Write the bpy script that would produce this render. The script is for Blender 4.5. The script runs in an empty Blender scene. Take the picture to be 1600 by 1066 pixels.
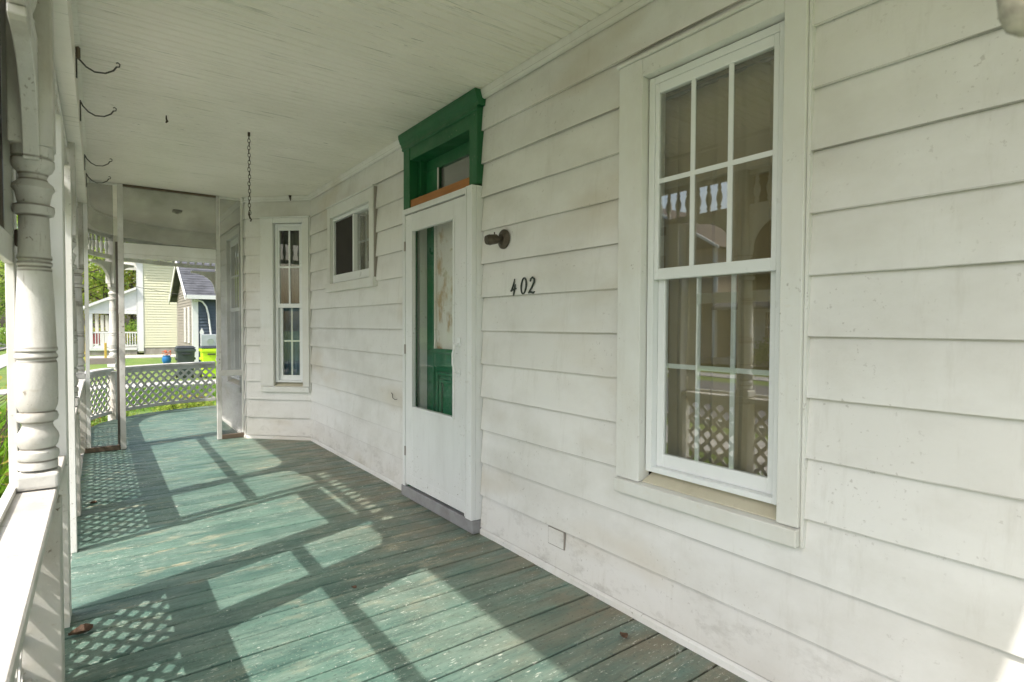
import bpy, bmesh, math, random
from math import sin, cos, pi, sqrt, radians, atan2
from mathutils import Vector, Matrix
random.seed(4)
SC = bpy.context.scene
COL = SC.collection

# ------------------------------------------------------------------ camera
f_px, PW = 880.0, 1600.0
yaw, pit, rho = math.atan2(646, 880.4), math.atan2(24, 880), .0042
F = Vector((sin(yaw)*cos(pit), cos(yaw)*cos(pit), -sin(pit)))
R = Vector((cos(yaw), -sin(yaw), 0)); U = R.cross(F)
R, U = R*cos(rho)+U*sin(rho), U*cos(rho)-R*sin(rho)
cd = bpy.data.cameras.new('camera'); cam = bpy.data.objects.new('camera', cd); COL.objects.link(cam)
m = Matrix.Identity(4)
for i in range(3):
    m[i][0] = R[i]; m[i][1] = U[i]; m[i][2] = -F[i]
m[0][3], m[1][3], m[2][3] = 0, 0, 1.275
cam.matrix_world = m
cd.sensor_width = 36; cd.lens = f_px/PW*36; cd.clip_start = .02; cd.dof.use_dof = True; cd.dof.focus_distance = 3.6; cd.dof.aperture_fstop = 5.0; cd.clip_end = 600
SC.camera = cam

# ------------------------------------------------------------------ light
KX, KY = .745, .247                      # horizontal travel of the sunlight per metre of drop
W = bpy.data.worlds.new('World'); SC.world = W; W.use_nodes = True
nt = W.node_tree
sky = nt.nodes.new('ShaderNodeTexSky'); sky.sky_type = 'NISHITA'; sky.sun_disc = False
sky.sun_elevation = math.atan(1/math.hypot(KX, KY)); sky.sun_rotation = atan2(-KX, -KY)
sky.air_density = 1.3; sky.dust_density = 4.0; sky.ozone_density = 1.0
bg = nt.nodes['Background']; bg.inputs[1].default_value = .15
nt.links.new(sky.outputs[0], bg.inputs[0])
sl = bpy.data.lights.new('sun', 'SUN'); sl.energy = 2.45; sl.angle = radians(.55); sl.color = (1, .955, .88)
sun = bpy.data.objects.new('sun', sl); COL.objects.link(sun)
sun.rotation_euler = Vector((KX, KY, -1)).to_track_quat('-Z', 'Y').to_euler()
sun.location = (-8, -3, 12)
SC.view_settings.view_transform = 'Standard'; SC.view_settings.look = 'None'
SC.view_settings.exposure = 1.14; SC.view_settings.gamma = 1; SC.view_settings.use_curve_mapping = False
SC.render.engine = 'CYCLES'
SC.cycles.max_bounces = 10; SC.cycles.diffuse_bounces = 6; SC.cycles.transparent_max_bounces = 16
SC.cycles.use_denoising = True

# ------------------------------------------------------------------ materials
class N:
    def __init__(s, name):
        s.m = bpy.data.materials.new(name); s.m.use_nodes = True; s.t = s.m.node_tree
        s.b = s.t.nodes['Principled BSDF']; s.out = s.t.nodes['Material Output']
        s._p = None
    def n(s, ty, **k):
        o = s.t.nodes.new(ty)
        for a, v in k.items(): setattr(o, a, v)
        return o
    def l(s, a, b): s.t.links.new(a, b)
    def pos(s):
        if s._p is None: s._p = s.n('ShaderNodeNewGeometry').outputs['Position']
        return s._p
    def mapped(s, scale=(1, 1, 1), loc=(0, 0, 0), rot=(0, 0, 0)):
        q = s.n('ShaderNodeMapping'); q.inputs['Scale'].default_value = scale
        q.inputs['Location'].default_value = loc; q.inputs['Rotation'].default_value = rot
        s.l(s.pos(), q.inputs[0]); return q.outputs[0]
    def noise(s, sc, det=5, rough=.55, vec=None, dist=0):
        o = s.n('ShaderNodeTexNoise'); o.inputs['Scale'].default_value = sc
        o.inputs['Detail'].default_value = det; o.inputs['Roughness'].default_value = rough
        o.inputs['Distortion'].default_value = dist
        s.l(vec if vec is not None else s.pos(), o.inputs['Vector']); return o.outputs['Fac']
    def ramp(s, fac, a, b, va=0., vb=1.):
        o = s.n('ShaderNodeMapRange'); o.inputs[1].default_value = a; o.inputs[2].default_value = b
        o.inputs[3].default_value = va; o.inputs[4].default_value = vb; o.clamp = True
        s.l(fac, o.inputs[0]); return o.outputs[0]
    def mul(s, a, b, op='MULTIPLY'):
        o = s.n('ShaderNodeMath', operation=op)
        for i, v in enumerate((a, b)):
            if isinstance(v, (int, float)): o.inputs[i].default_value = v
            else: s.l(v, o.inputs[i])
        return o.outputs[0]
    def mix(s, fac, a, b):
        o = s.n('ShaderNodeMix', data_type='RGBA')
        for i, v in ((0, fac), (6, a), (7, b)):
            if isinstance(v, (int, float)): o.inputs[i].default_value = v
            elif isinstance(v, tuple): o.inputs[i].default_value = (*v, 1)
            else: s.l(v, o.inputs[i])
        return o.outputs[2]
    def col(s, c):
        if isinstance(c, tuple): s.b.inputs['Base Color'].default_value = (*c, 1)
        else: s.l(c, s.b.inputs['Base Color'])
    def rough(s, r):
        if isinstance(r, (int, float)): s.b.inputs['Roughness'].default_value = r
        else: s.l(r, s.b.inputs['Roughness'])
    def bump(s, h, strength=.3, dist=.005):
        o = s.n('ShaderNodeBump'); o.inputs['Strength'].default_value = strength
        o.inputs['Distance'].default_value = dist; s.l(h, o.inputs['Height'])
        s.l(o.outputs[0], s.b.inputs['Normal'])
    def rnd(s): return s.n('ShaderNodeObjectInfo').outputs['Random']

def plain(name, c, r=.6, metal=0, var=.12, sc=6):
    q = N(name); d = tuple(x*(1-var*2) for x in c)
    q.col(q.mix(q.ramp(q.noise(sc, 6), .35, .7), c, d)); q.rough(r); q.b.inputs['Metallic'].default_value = metal
    return q.m

def painted(name, base, dirt=(.30, .25, .18), grime=.35, fleck=.5, streak=(2.5, 2.5, .8), bumpk=.15, rough=.5, fleckcol=(.16, .12, .08), flsc=55, laps=False, crev=False, rings=()):
    """weathered paint: broad grime, drips and small chips"""
    q = N(name)
    g = q.ramp(q.noise(1.0, 8, .62, q.mapped(streak)), .44, .78, 0, grime)
    c = q.mix(g, base, dirt)
    st = q.ramp(q.noise(1.0, 6, .7, q.mapped((14, 14, 2.2), (3, 1, 2))), .56, .8, 0, grime*.55)
    c = q.mix(st, c, dirt)
    fl = q.mul(q.ramp(q.noise(flsc, 4, .6), .635, .68, 0, 1), q.ramp(q.noise(3.1, 4), .47, .60, 0, fleck))
    sc = q.mul(q.ramp(q.noise(1, 4, .65, q.mapped((17, 17, 40), (7, 3, 1))), .62, .70, 0, .5*fleck), q.ramp(q.noise(1.7, 3, .5, q.mapped((1, 1, 1), (9, 0, 4))), .48, .62))
    c = q.mix(sc, c, tuple(x*1.5 for x in dirt))
    if rings:     # thin dark lines at the heights of the turned grooves
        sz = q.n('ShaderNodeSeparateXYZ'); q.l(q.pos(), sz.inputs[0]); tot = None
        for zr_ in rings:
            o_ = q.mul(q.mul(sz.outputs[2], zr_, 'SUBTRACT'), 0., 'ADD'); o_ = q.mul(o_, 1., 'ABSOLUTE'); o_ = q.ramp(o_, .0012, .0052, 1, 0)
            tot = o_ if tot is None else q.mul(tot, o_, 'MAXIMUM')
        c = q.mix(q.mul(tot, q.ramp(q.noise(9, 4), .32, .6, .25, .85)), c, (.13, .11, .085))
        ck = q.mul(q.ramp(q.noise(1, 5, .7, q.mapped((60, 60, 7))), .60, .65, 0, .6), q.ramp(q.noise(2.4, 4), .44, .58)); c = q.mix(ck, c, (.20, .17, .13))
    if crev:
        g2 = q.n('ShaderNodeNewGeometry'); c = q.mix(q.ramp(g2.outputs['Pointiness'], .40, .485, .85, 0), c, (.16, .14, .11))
    c = q.mix(fl, c, fleckcol)
    c = q.mix(q.mul(q.rnd(), .10), c, dirt)
    if laps:      # shadow and dirt painted along each lap edge, and splash-back low on the wall
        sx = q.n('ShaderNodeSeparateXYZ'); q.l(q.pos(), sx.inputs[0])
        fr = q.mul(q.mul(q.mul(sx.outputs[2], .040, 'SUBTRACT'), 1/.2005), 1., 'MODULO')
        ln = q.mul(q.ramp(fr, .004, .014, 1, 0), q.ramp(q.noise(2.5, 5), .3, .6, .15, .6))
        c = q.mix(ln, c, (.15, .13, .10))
        lo = q.mul(q.ramp(sx.outputs[2], .02, .42, 1, 0), q.ramp(q.noise(1, 7, .7, q.mapped((6, 6, 11))), .52, .66, 0, .5)); c = q.mix(lo, c, (.36, .34, .30))
        og = q.mul(q.ramp(q.noise(1, 3, .5, q.mapped((.9, .9, 2.2), (5, 2, 1))), .58, .72, 0, .30), 1.); c = q.mix(og, c, (.50, .40, .24))
    q.col(c); q.rough(q.ramp(q.noise(9, 4), .3, .8, rough-.08, rough+.2))
    hgt = q.noise(70, 6, .6)
    if laps: hgt = q.mul(hgt, q.noise(1, 5, .65, q.mapped((75, 75, 5))), 'ADD')
    q.bump(hgt, bumpk*(1.7 if laps else 1), .003)
    return q.m

M = {}
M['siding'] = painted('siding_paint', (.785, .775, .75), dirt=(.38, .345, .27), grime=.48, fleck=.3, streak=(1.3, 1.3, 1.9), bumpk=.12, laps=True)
M['trim'] = painted('trim_paint', (.775, .78, .755), dirt=(.42, .36, .25), grime=.40, fleck=.45, streak=(2, 2, 1.2))
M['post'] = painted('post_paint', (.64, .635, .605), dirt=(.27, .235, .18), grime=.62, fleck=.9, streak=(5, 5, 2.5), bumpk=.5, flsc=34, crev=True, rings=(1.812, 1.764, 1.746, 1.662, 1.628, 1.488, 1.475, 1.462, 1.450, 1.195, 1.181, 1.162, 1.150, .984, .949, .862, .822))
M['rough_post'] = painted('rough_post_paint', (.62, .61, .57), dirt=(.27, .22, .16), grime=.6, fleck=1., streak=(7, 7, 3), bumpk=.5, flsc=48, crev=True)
M['rail'] = painted('rail_paint', (.64, .63, .60), dirt=(.22, .18, .13), grime=.6, fleck=1, streak=(5, 2.5, 4), bumpk=.35, flsc=30)
M['vinyl'] = painted('white_vinyl', (.80, .82, .82), dirt=(.5, .5, .44), grime=.15, fleck=.1, bumpk=.02, rough=.35)
M['storm'] = painted('storm_door_enamel', (.80, .81, .80), dirt=(.40, .39, .35), grime=.3, fleck=.8, bumpk=.03, rough=.4)
M['ivory'] = painted('dirty_sill_paint', (.62, .58, .45), dirt=(.34, .30, .2), grime=.6, fleck=.4)
M['orange'] = painted('stained_pine', (.42, .17, .045), dirt=(.22, .09, .02), grime=.7, fleck=.6, streak=(3, 3, 25))
M['brown'] = painted('bare_brown_wood', (.135, .10, .07), dirt=(.06, .04, .03), grime=.7, fleck=.6, streak=(3, 20, 20))
M['dkwood'] = painted('dark_grey_brown_wood', (.095, .08, .065), dirt=(.05, .04, .035), grime=.6, fleck=.5, streak=(8, 8, 2))
M['greyboard'] = painted('grey_weathered_board', (.36, .33, .30), dirt=(.16, .12, .09), grime=.8, fleck=.5)
M['greydoor'] = painted('threshold_aluminium', (.30, .30, .305), dirt=(.16, .14, .13), grime=.6, fleck=.9, streak=(9, 9, 9))
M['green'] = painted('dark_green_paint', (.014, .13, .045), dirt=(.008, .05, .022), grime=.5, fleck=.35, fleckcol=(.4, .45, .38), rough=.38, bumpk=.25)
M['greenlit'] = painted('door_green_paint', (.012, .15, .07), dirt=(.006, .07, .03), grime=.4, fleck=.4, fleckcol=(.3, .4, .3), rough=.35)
M['iron'] = plain('dark_iron', (.12, .11, .10), .6, .3, .2, 30)
M['rust'] = plain('rusty_chain', (.09, .06, .04), .7, .4, .3, 60)
M['bronze'] = plain('dark_bronze', (.12, .10, .075), .45, .6, .2, 30)
M['digit'] = plain('black_green_digit', (.02, .035, .025), .4)
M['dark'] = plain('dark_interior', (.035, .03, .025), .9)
M['leafdry'] = plain('dry_leaf', (.13, .075, .045), .8, 0, .3, 40)

# peeling paper / paint behind the door glass
q = N('peeling_door_curtain')
a = q.ramp(q.noise(1, 6, .65, q.mapped((6, 6, 3))), .52, .62)
c = q.mix(a, (.66, .64, .60), (.46, .35, .22)); a = q.ramp(q.noise(1, 5, .6, q.mapped((5, 9, 16), (4, 1, 0))), .60, .66)
q.col(q.mix(a, c, (.50, .47, .36))); q.rough(.8); M['peel'] = q.m

# ceiling: cool dirty white with thin cracks that follow the boards
q = N('ceiling_paint')
c = q.mix(q.ramp(q.noise(1.1, 6, .6), .40, .72, 0, .5), (.86, .82, .755), (.66, .63, .54))
ck = q.ramp(q.noise(1, 7, .72, q.mapped((2.2, 60, 30))), .575, .66, 0, .55)
c = q.mix(ck, c, (.36, .36, .30))
ck = q.ramp(q.noise(1, 4, .6, q.mapped((9, 120, 30), (5, 0, 0))), .66, .72, 0, .75)
c = q.mix(q.mul(ck, q.ramp(q.noise(.9, 3), .42, .6)), c, (.14, .13, .10))
q.col(c); q.rough(.55); q.bump(q.noise(1, 6, .7, q.mapped((6, 90, 30))), .35, .004); M['ceiling'] = q.m

# floor: teal porch enamel, worn and dirty, chips run along the boards
q = N('porch_floor_paint')
v = q.mix(q.rnd(), (.125, .222, .178), (.078, .152, .126))
v = q.mix(q.ramp(q.noise(1, 7, .62, q.mapped((2.0, 8, 1))), .42, .66, 0, .7), v, (.22, .295, .245))
v = q.mix(q.ramp(q.noise(1, 8, .7, q.mapped((2.6, 13, 1), (2, 7, 0))), .47, .66, 0, .8), v, (.046, .104, .088))
v = q.mix(q.ramp(q.noise(1, 6, .75, q.mapped((9, 46, 1), (1, 1, 0))), .50, .66, 0, .55), v, (.050, .085, .072))
sx = q.n('ShaderNodeSeparateXYZ'); q.l(q.pos(), sx.inputs[0])
nearwall = q.ramp(q.mul(sx.outputs[0], q.mul(q.noise(1.6, 5), 1.2), 'ADD'), 1.55, 2.35)
dn = q.ramp(q.noise(1, 8, .7, q.mapped((2.4, 6.5, 1), (1, 3, 0))), .34, .58)
v = q.mix(q.mul(q.mul(nearwall, dn), .75), v, (.225, .185, .125))
tan = q.mul(q.ramp(q.noise(1, 8, .72, q.mapped((3.2, 11, 1), (8, 2, 0))), .545, .63), q.ramp(q.noise(.8, 3), .42, .58, .1, .85))
v = q.mix(tan, v, (.37, .35, .245))
msk = q.ramp(q.noise(1.3, 4), .42, .58)
chip = q.mul(q.ramp(q.noise(1, 6, .72, q.mapped((20, 75, 1), (0, 5, 0))), .595, .63), msk)
v = q.mix(chip, v, (.60, .62, .54))
chip = q.mul(q.ramp(q.noise(1, 4, .65, q.mapped((42, 110, 1), (3, 5, 0))), .645, .675), q.ramp(q.noise(2.1, 4, .6, q.mapped((1, 1, 1), (4, 4, 4))), .46, .6))
v = q.mix(chip, v, (.72, .74, .68))
sp = q.mul(q.ramp(q.noise(80, 3), .61, .68, 0, .5), q.ramp(q.noise(1.1, 4, .5, q.mapped((1, 1, 1), (6, 1, 2))), .4, .6)); v = q.mix(sp, v, (.38, .42, .34))
sp = q.ramp(q.noise(60, 3, .5, q.mapped((1, 1, 1), (2, 2, 2))), .61, .67, 0, .5); v = q.mix(sp, v, (.04, .07, .055))
q.col(v); q.rough(q.ramp(q.noise(5, 6), .3, .75, .36, .66))
q.bump(q.noise(1, 8, .7, q.mapped((12, 90, 1))), .5, .004); M['floor'] = q.m

# glass: dark pane that mirrors the street
def glass(name, boost=1.0, tint=(.86, .88, .86)):
    q = N(name); q.t.nodes.remove(q.b)
    tr = q.n('ShaderNodeBsdfTransparent'); tr.inputs[0].default_value = (*tint, 1)
    gl = q.n('ShaderNodeBsdfGlossy'); gl.inputs['Roughness'].default_value = .0
    b = q.n('ShaderNodeBump'); b.inputs['Strength'].default_value = .035; b.inputs['Distance'].default_value = .01
    q.l(q.noise(2.2, 2), b.inputs['Height']); q.l(b.outputs[0], gl.inputs['Normal'])
    lw = q.n('ShaderNodeLayerWeight'); lw.inputs[0].default_value = .5
    fc = q.mul(q.mul(q.mul(q.mul(lw.outputs['Facing'], 5., 'POWER'), .96), .045, 'ADD'), boost)
    mx = q.n('ShaderNodeMixShader'); q.l(fc, mx.inputs[0]); q.l(tr.outputs[0], mx.inputs[1]); q.l(gl.outputs[0], mx.inputs[2])
    q.l(mx.outputs[0], q.out.inputs[0]); return q.m
M['glass'] = glass('window_glass', 3.4, (.93, .95, .93))
M['glassdoor'] = glass('storm_glass', .4, (.99, 1, .99))
M['glassdim'] = glass('bay_window_glass', 1.0, (.93, .95, .93))  # bay window pane, mirrors more weakly than the large window
# insect screen: fine wire cloth, mostly open
q = N('insect_screen'); q.t.nodes.remove(q.b)
tr = q.n('ShaderNodeBsdfTransparent'); df = q.n('ShaderNodeBsdfDiffuse'); df.inputs[0].default_value = (.16, .16, .15, 1)
mx = q.n('ShaderNodeMixShader'); q.l(q.ramp(q.noise(3, 3), .3, .7, .24, .36), mx.inputs[0])
q.l(tr.outputs[0], mx.inputs[1]); q.l(df.outputs[0], mx.inputs[2]); q.l(mx.outputs[0], q.out.inputs[0]); M['screen'] = q.m
# curtain cloth
q = N('tan_curtain_cloth'); q.col(q.mix(q.noise(3, 4), (.44, .35, .225), (.33, .26, .16))); q.rough(.95)
q.b.inputs['Subsurface Weight'].default_value = 0; M['curtain'] = q.m
q = N('pale_blue_curtain_cloth'); q.col(q.mix(q.noise(8, 4), (.20, .30, .42), (.08, .13, .20))); q.rough(.95); M['bluecurtain'] = q.m
q = N('grey_lace'); q.col(q.mix(q.noise(20, 4), (.20, .20, .18), (.10, .10, .09))); q.rough(.95); M['lace'] = q.m

# outdoors
q = N('lawn')
c = q.mix(q.ramp(q.noise(1.2, 6), .35, .65), (.12, .215, .028), (.20, .27, .045))
c = q.mix(q.ramp(q.noise(28, 5, .7), .45, .7, 0, .7), c, (.035, .075, .012))
c = q.mix(q.ramp(q.noise(.5, 4), .56, .72, 0, .6), c, (.20, .17, .08)); q.col(c); q.rough(.85)
q.bump(q.noise(45, 5, .7), .8, .04); M['grass'] = q.m
q = N('asphalt'); q.col(q.mix(q.noise(40, 5), (.075, .078, .085), (.12, .12, .13))); q.rough(.85); M['asphalt'] = q.m
q = N('concrete'); q.col(q.mix(q.ramp(q.noise(3, 7), .3, .7), (.46, .44, .40), (.36, .34, .31))); q.rough(.85); M['concrete'] = q.m
q = N('garden_soil'); c = q.mix(q.ramp(q.noise(14, 6, .7), .42, .6), (.33, .24, .19), (.13, .09, .06)); q.col(c); q.rough(.95)
q.bump(q.noise(20, 5, .7), 1, .05); M['bed'] = q.m
def leaf(name, a, b, tr=.35):
    q = N(name); q.t.nodes.remove(q.b)
    g = q.n('ShaderNodeNewGeometry'); c = q.mix(g.outputs['Random Per Island'], a, b)
    c = q.mix(q.ramp(q.noise(.35, 3), .45, .65, 0, .35), c, tuple(x*.65 for x in a))
    d = q.n('ShaderNodeBsdfDiffuse'); t = q.n('ShaderNodeBsdfTranslucent'); q.l(c, d.inputs[0]); q.l(c, t.inputs[0])
    mx = q.n('ShaderNodeMixShader'); mx.inputs[0].default_value = tr
    q.l(d.outputs[0], mx.inputs[1]); q.l(t.outputs[0], mx.inputs[2]); q.l(mx.outputs[0], q.out.inputs[0]); return q.m
M['leafG'] = leaf('spring_leaf', (.30, .44, .07), (.46, .52, .12), .5)
M['leafY'] = leaf('yellow_green_leaf', (.44, .42, .08), (.36, .29, .09), .5)
M['leafD'] = leaf('dark_leaf', (.17, .30, .05), (.28, .38, .08), .5)
M['blade'] = leaf('plant_blade', (.09, .22, .02), (.17, .30, .03))
M['bark'] = plain('bark', (.10, .075, .055), .9, 0, .25, 9)
M['petalO'] = plain('orange_petal', (.65, .16, .07), .7)
M['petalY'] = plain('yellow_petal', (.75, .55, .03), .7)
M['yellow'] = painted('pale_yellow_vinyl', (.60, .59, .42), dirt=(.55, .52, .32), grime=.2, fleck=0, bumpk=0)
M['navy'] = plain('dark_blue_vinyl', (.065, .085, .108), .6, 0, .08)
M['beigesid'] = plain('greige_vinyl', (.30, .27, .23), .6)
M['white'] = plain('outdoor_white', (.68, .68, .66), .5, 0, .04)
M['shingle'] = plain('slate_shingle', (.105, .108, .118), .9, 0, .3, 2.2)
M['shingleB'] = plain('brown_shingle', (.13, .10, .08), .9, 0, .25, 2)
M['tan'] = plain('tan_siding', (.38, .30, .22), .7)
M['pinkhouse'] = plain('white_house_siding', (.7, .68, .66), .7)
M['binG'] = plain('dark_green_plastic', (.045, .06, .055), .5, 0, .12)
M['binL'] = plain('lime_plastic', (.52, .80, .02), .45, 0, .05)
M['binlid'] = plain('black_plastic', (.03, .035, .035), .5)
M['bluepot'] = plain('blue_glaze', (.02, .16, .42), .3)
M['metergrey'] = plain('meter_grey', (.42, .45, .46), .45, .2, .05)
M['stake'] = plain('yellow_stake', (.62, .42, .08), .6)
M['redcloth'] = plain('red_flag_cloth', (.35, .06, .06), .8)
M['rope'] = plain('pale_rope', (.50, .47, .36), .9, 0, .25, 60)

# ------------------------------------------------------------------ building helpers
WL = {}
class MB:
    def __init__(s, T=None): s.v = []; s.f = []; s.T = T; s.smooth = False
    def add(s, pts, faces):
        o = len(s.v); s.v += [tuple(s.T(*p)) if s.T else tuple(p) for p in pts]
        s.f += [tuple(i+o for i in q) for q in faces]; return s
    def box(s, x0, x1, y0, y1, z0, z1):
        return s.add([(x, y, z) for z in (z0, z1) for y in (y0, y1) for x in (x0, x1)],
                     [(0, 2, 3, 1), (4, 5, 7, 6), (0, 1, 5, 4), (2, 6, 7, 3), (0, 4, 6, 2), (1, 3, 7, 5)])
    def hexa(s, p): return s.add(p, [(0, 2, 3, 1), (4, 5, 7, 6), (0, 1, 5, 4), (2, 6, 7, 3), (0, 4, 6, 2), (1, 3, 7, 5)])
    def prism(s, poly, fn, a, b):
        """poly: 2D outline; fn(p, q, t) -> 3D; extruded from t=a to t=b"""
        n = len(poly); pts = [fn(p, q, a) for p, q in poly]+[fn(p, q, b) for p, q in poly]
        return s.add(pts, [tuple(range(n))[::-1], tuple(range(n, 2*n))]+[(i, (i+1) % n, n+(i+1) % n, n+i) for i in range(n)])
    def loft(s, rings, closed=True, caps=True):
        n = len(rings[0]); pts = [p for r in rings for p in r]; fs = []
        for k in range(len(rings)-1):
            for i in range(n if closed else n-1):
                j = (i+1) % n; fs.append((k*n+i, k*n+j, (k+1)*n+j, (k+1)*n+i))
        if caps and closed: fs += [tuple(range(n))[::-1], tuple(range((len(rings)-1)*n, len(rings)*n))]
        return s.add(pts, fs)
    def tube(s, path, r, n=6, caps=True):
        path = [Vector(p) for p in path]; rings = []
        rr = r if isinstance(r, (list, tuple)) else [r]*len(path)
        up = None
        for i, p in enumerate(path):
            d = (path[min(i+1, len(path)-1)]-path[max(i-1, 0)]).normalized()
            if up is None: up = Vector((0, 0, 1)) if abs(d.z) < .9 else Vector((1, 0, 0))
            a = d.cross(up).normalized(); b = a.cross(d).normalized(); up = b
            rings.append([tuple(p+(a*cos(2*pi*k/n)+b*sin(2*pi*k/n))*rr[i]) for k in range(n)])
        return s.loft(rings, caps=caps)
    def lathe(s, prof, c=(0, 0, 0), n=20, axis='z'):
        rings = []
        for r, h in prof:
            ring = []
            for k in range(n):
                a = 2*pi*k/n; p = (r*cos(a), r*sin(a))
                ring.append((c[0]+p[0], c[1]+p[1], c[2]+h) if axis == 'z' else (c[0]+h, c[1]+p[0], c[2]+p[1]))
            rings.append(ring)
        return s.loft(rings)
    def build(s, name, mat, parent=None, bevel=0, smooth=False, kind=None, label=None, centre=None, segs=1, norm=True):
        xs = list(zip(*s.v)); c = Vector(centre) if centre else Vector([(min(a)+max(a))/2 for a in xs])
        me = bpy.data.meshes.new(name)
        me.from_pydata([(v[0]-c.x, v[1]-c.y, v[2]-c.z) for v in s.v], [], s.f)
        if norm:
            bm = bmesh.new(); bm.from_mesh(me); bmesh.ops.recalc_face_normals(bm, faces=bm.faces); bm.to_mesh(me); bm.free()
        if smooth or s.smooth:
            me.polygons.foreach_set('use_smooth', [True]*len(me.polygons)); me.set_sharp_from_angle(angle=radians(34))
        me.materials.append(M[mat] if isinstance(mat, str) else mat)
        o = bpy.data.objects.new(name, me); COL.objects.link(o)
        base = WL[parent.name] if parent else Vector((0, 0, 0))
        o.parent = parent; o.location = c-base; WL[o.name] = c
        if bevel:
            b = o.modifiers.new('bevel', 'BEVEL'); b.width = bevel; b.segments = segs; b.limit_method = 'ANGLE'; b.angle_limit = radians(40)
        if kind: o['kind'] = kind
        if label: o['label'] = label
        return o
def B(*a, T=None): return MB(T).box(*a)
def tag(o, label=None, cat=None, group=None, kind=None):
    for k, v in (('label', label), ('category', cat), ('group', group), ('kind', kind)):
        if v: o[k] = v
    return o
def empty(name, loc=(0, 0, 0), rz=0, **k):
    o = bpy.data.objects.new(name, None); COL.objects.link(o); o.location = loc; o.rotation_euler = (0, 0, rz)
    o.empty_display_size = .1
    WL[o.name] = Vector(loc) if not rz and not k.pop('local', 0) else Vector((0, 0, 0))
    k.pop('local', 0)
    return tag(o, **k)
def copy_tree(o, parent=None):
    c = o.copy(); COL.objects.link(c); c.parent = parent
    for ch in list(o.children): copy_tree(ch, c)
    WL[c.name] = WL[o.name]
    return c

class Wall:
    def __init__(s, o, u): s.o = o; l = math.hypot(*u); s.u = (u[0]/l, u[1]/l); s.n = (-s.u[1], s.u[0])
    def __call__(s, u, d, z): return (s.o[0]+s.u[0]*u+s.n[0]*d, s.o[1]+s.u[1]*u+s.n[1]*d, z)
MAIN = Wall((1.9, 0), (0, 1))
BAYA = Wall((1.9, 6.30), (-.555, .55)); LBAY = .781
P2 = BAYA(LBAY, 0, 0)
BAYS = Wall((P2[0], P2[1]), (0, 1)); LSIDE = 1.67
CEIL = 2.685
ARC = (1.51, 8.25)                                    # centre of the rounded porch corner
def arcpt(R_, t): return (ARC[0]-R_*cos(t), ARC[1]+R_*sin(t))   # t=0 on the straight side, pi/2 at the far side

# ------------------------------------------------------------------ ground, street
G = -.55
B(-160, 200, -60, 330, G-.5, G).build('ground', 'grass', kind='structure')
B(-12.6, -5.4, -60, 330, G-.4, G+.006).build('road', 'asphalt', kind='structure')
B(-4.5, -3.2, -60, 330, G-.2, G+.03).build('sidewalk', 'concrete', kind='structure')
B(-15.2, -13.9, -60, 330, G-.2, G+.03).build('sidewalk', 'concrete', kind='structure')
B(-5.4, -5.25, -60, 330, G-.2, G+.10).build('kerb', 'concrete', kind='structure')
B(-3.2, -.45, 3.0, 4.0, G-.2, G+.035).build('front_path', 'concrete', kind='structure')
B(-3.2, 14, 19.2, 20.5, G-.2, G+.034).build('garden_path', 'concrete', kind='structure')
B(-.5, 9.0, 36.0, 39.2, G-.2, G+.034).build('driveway', 'concrete', kind='structure')
B(-1.7, -.45, -3, 2.9, G-.2, G+.02).build('flower_bed', 'bed', kind='structure')
mb = MB(); mb.prism([(x, y) for x, y in [(-1.6, 4.1), (-.3, 4.1), (-.3, 8.2), (.2, 9.6), (1.2, 10.2), (7, 10.4), (7, 14.0), (1.2, 13.8), (-1.2, 11.6)]], lambda p, q, t: (p, q, t), G-.2, G+.021)
mb.build('flower_bed', 'bed', kind='structure')

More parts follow.
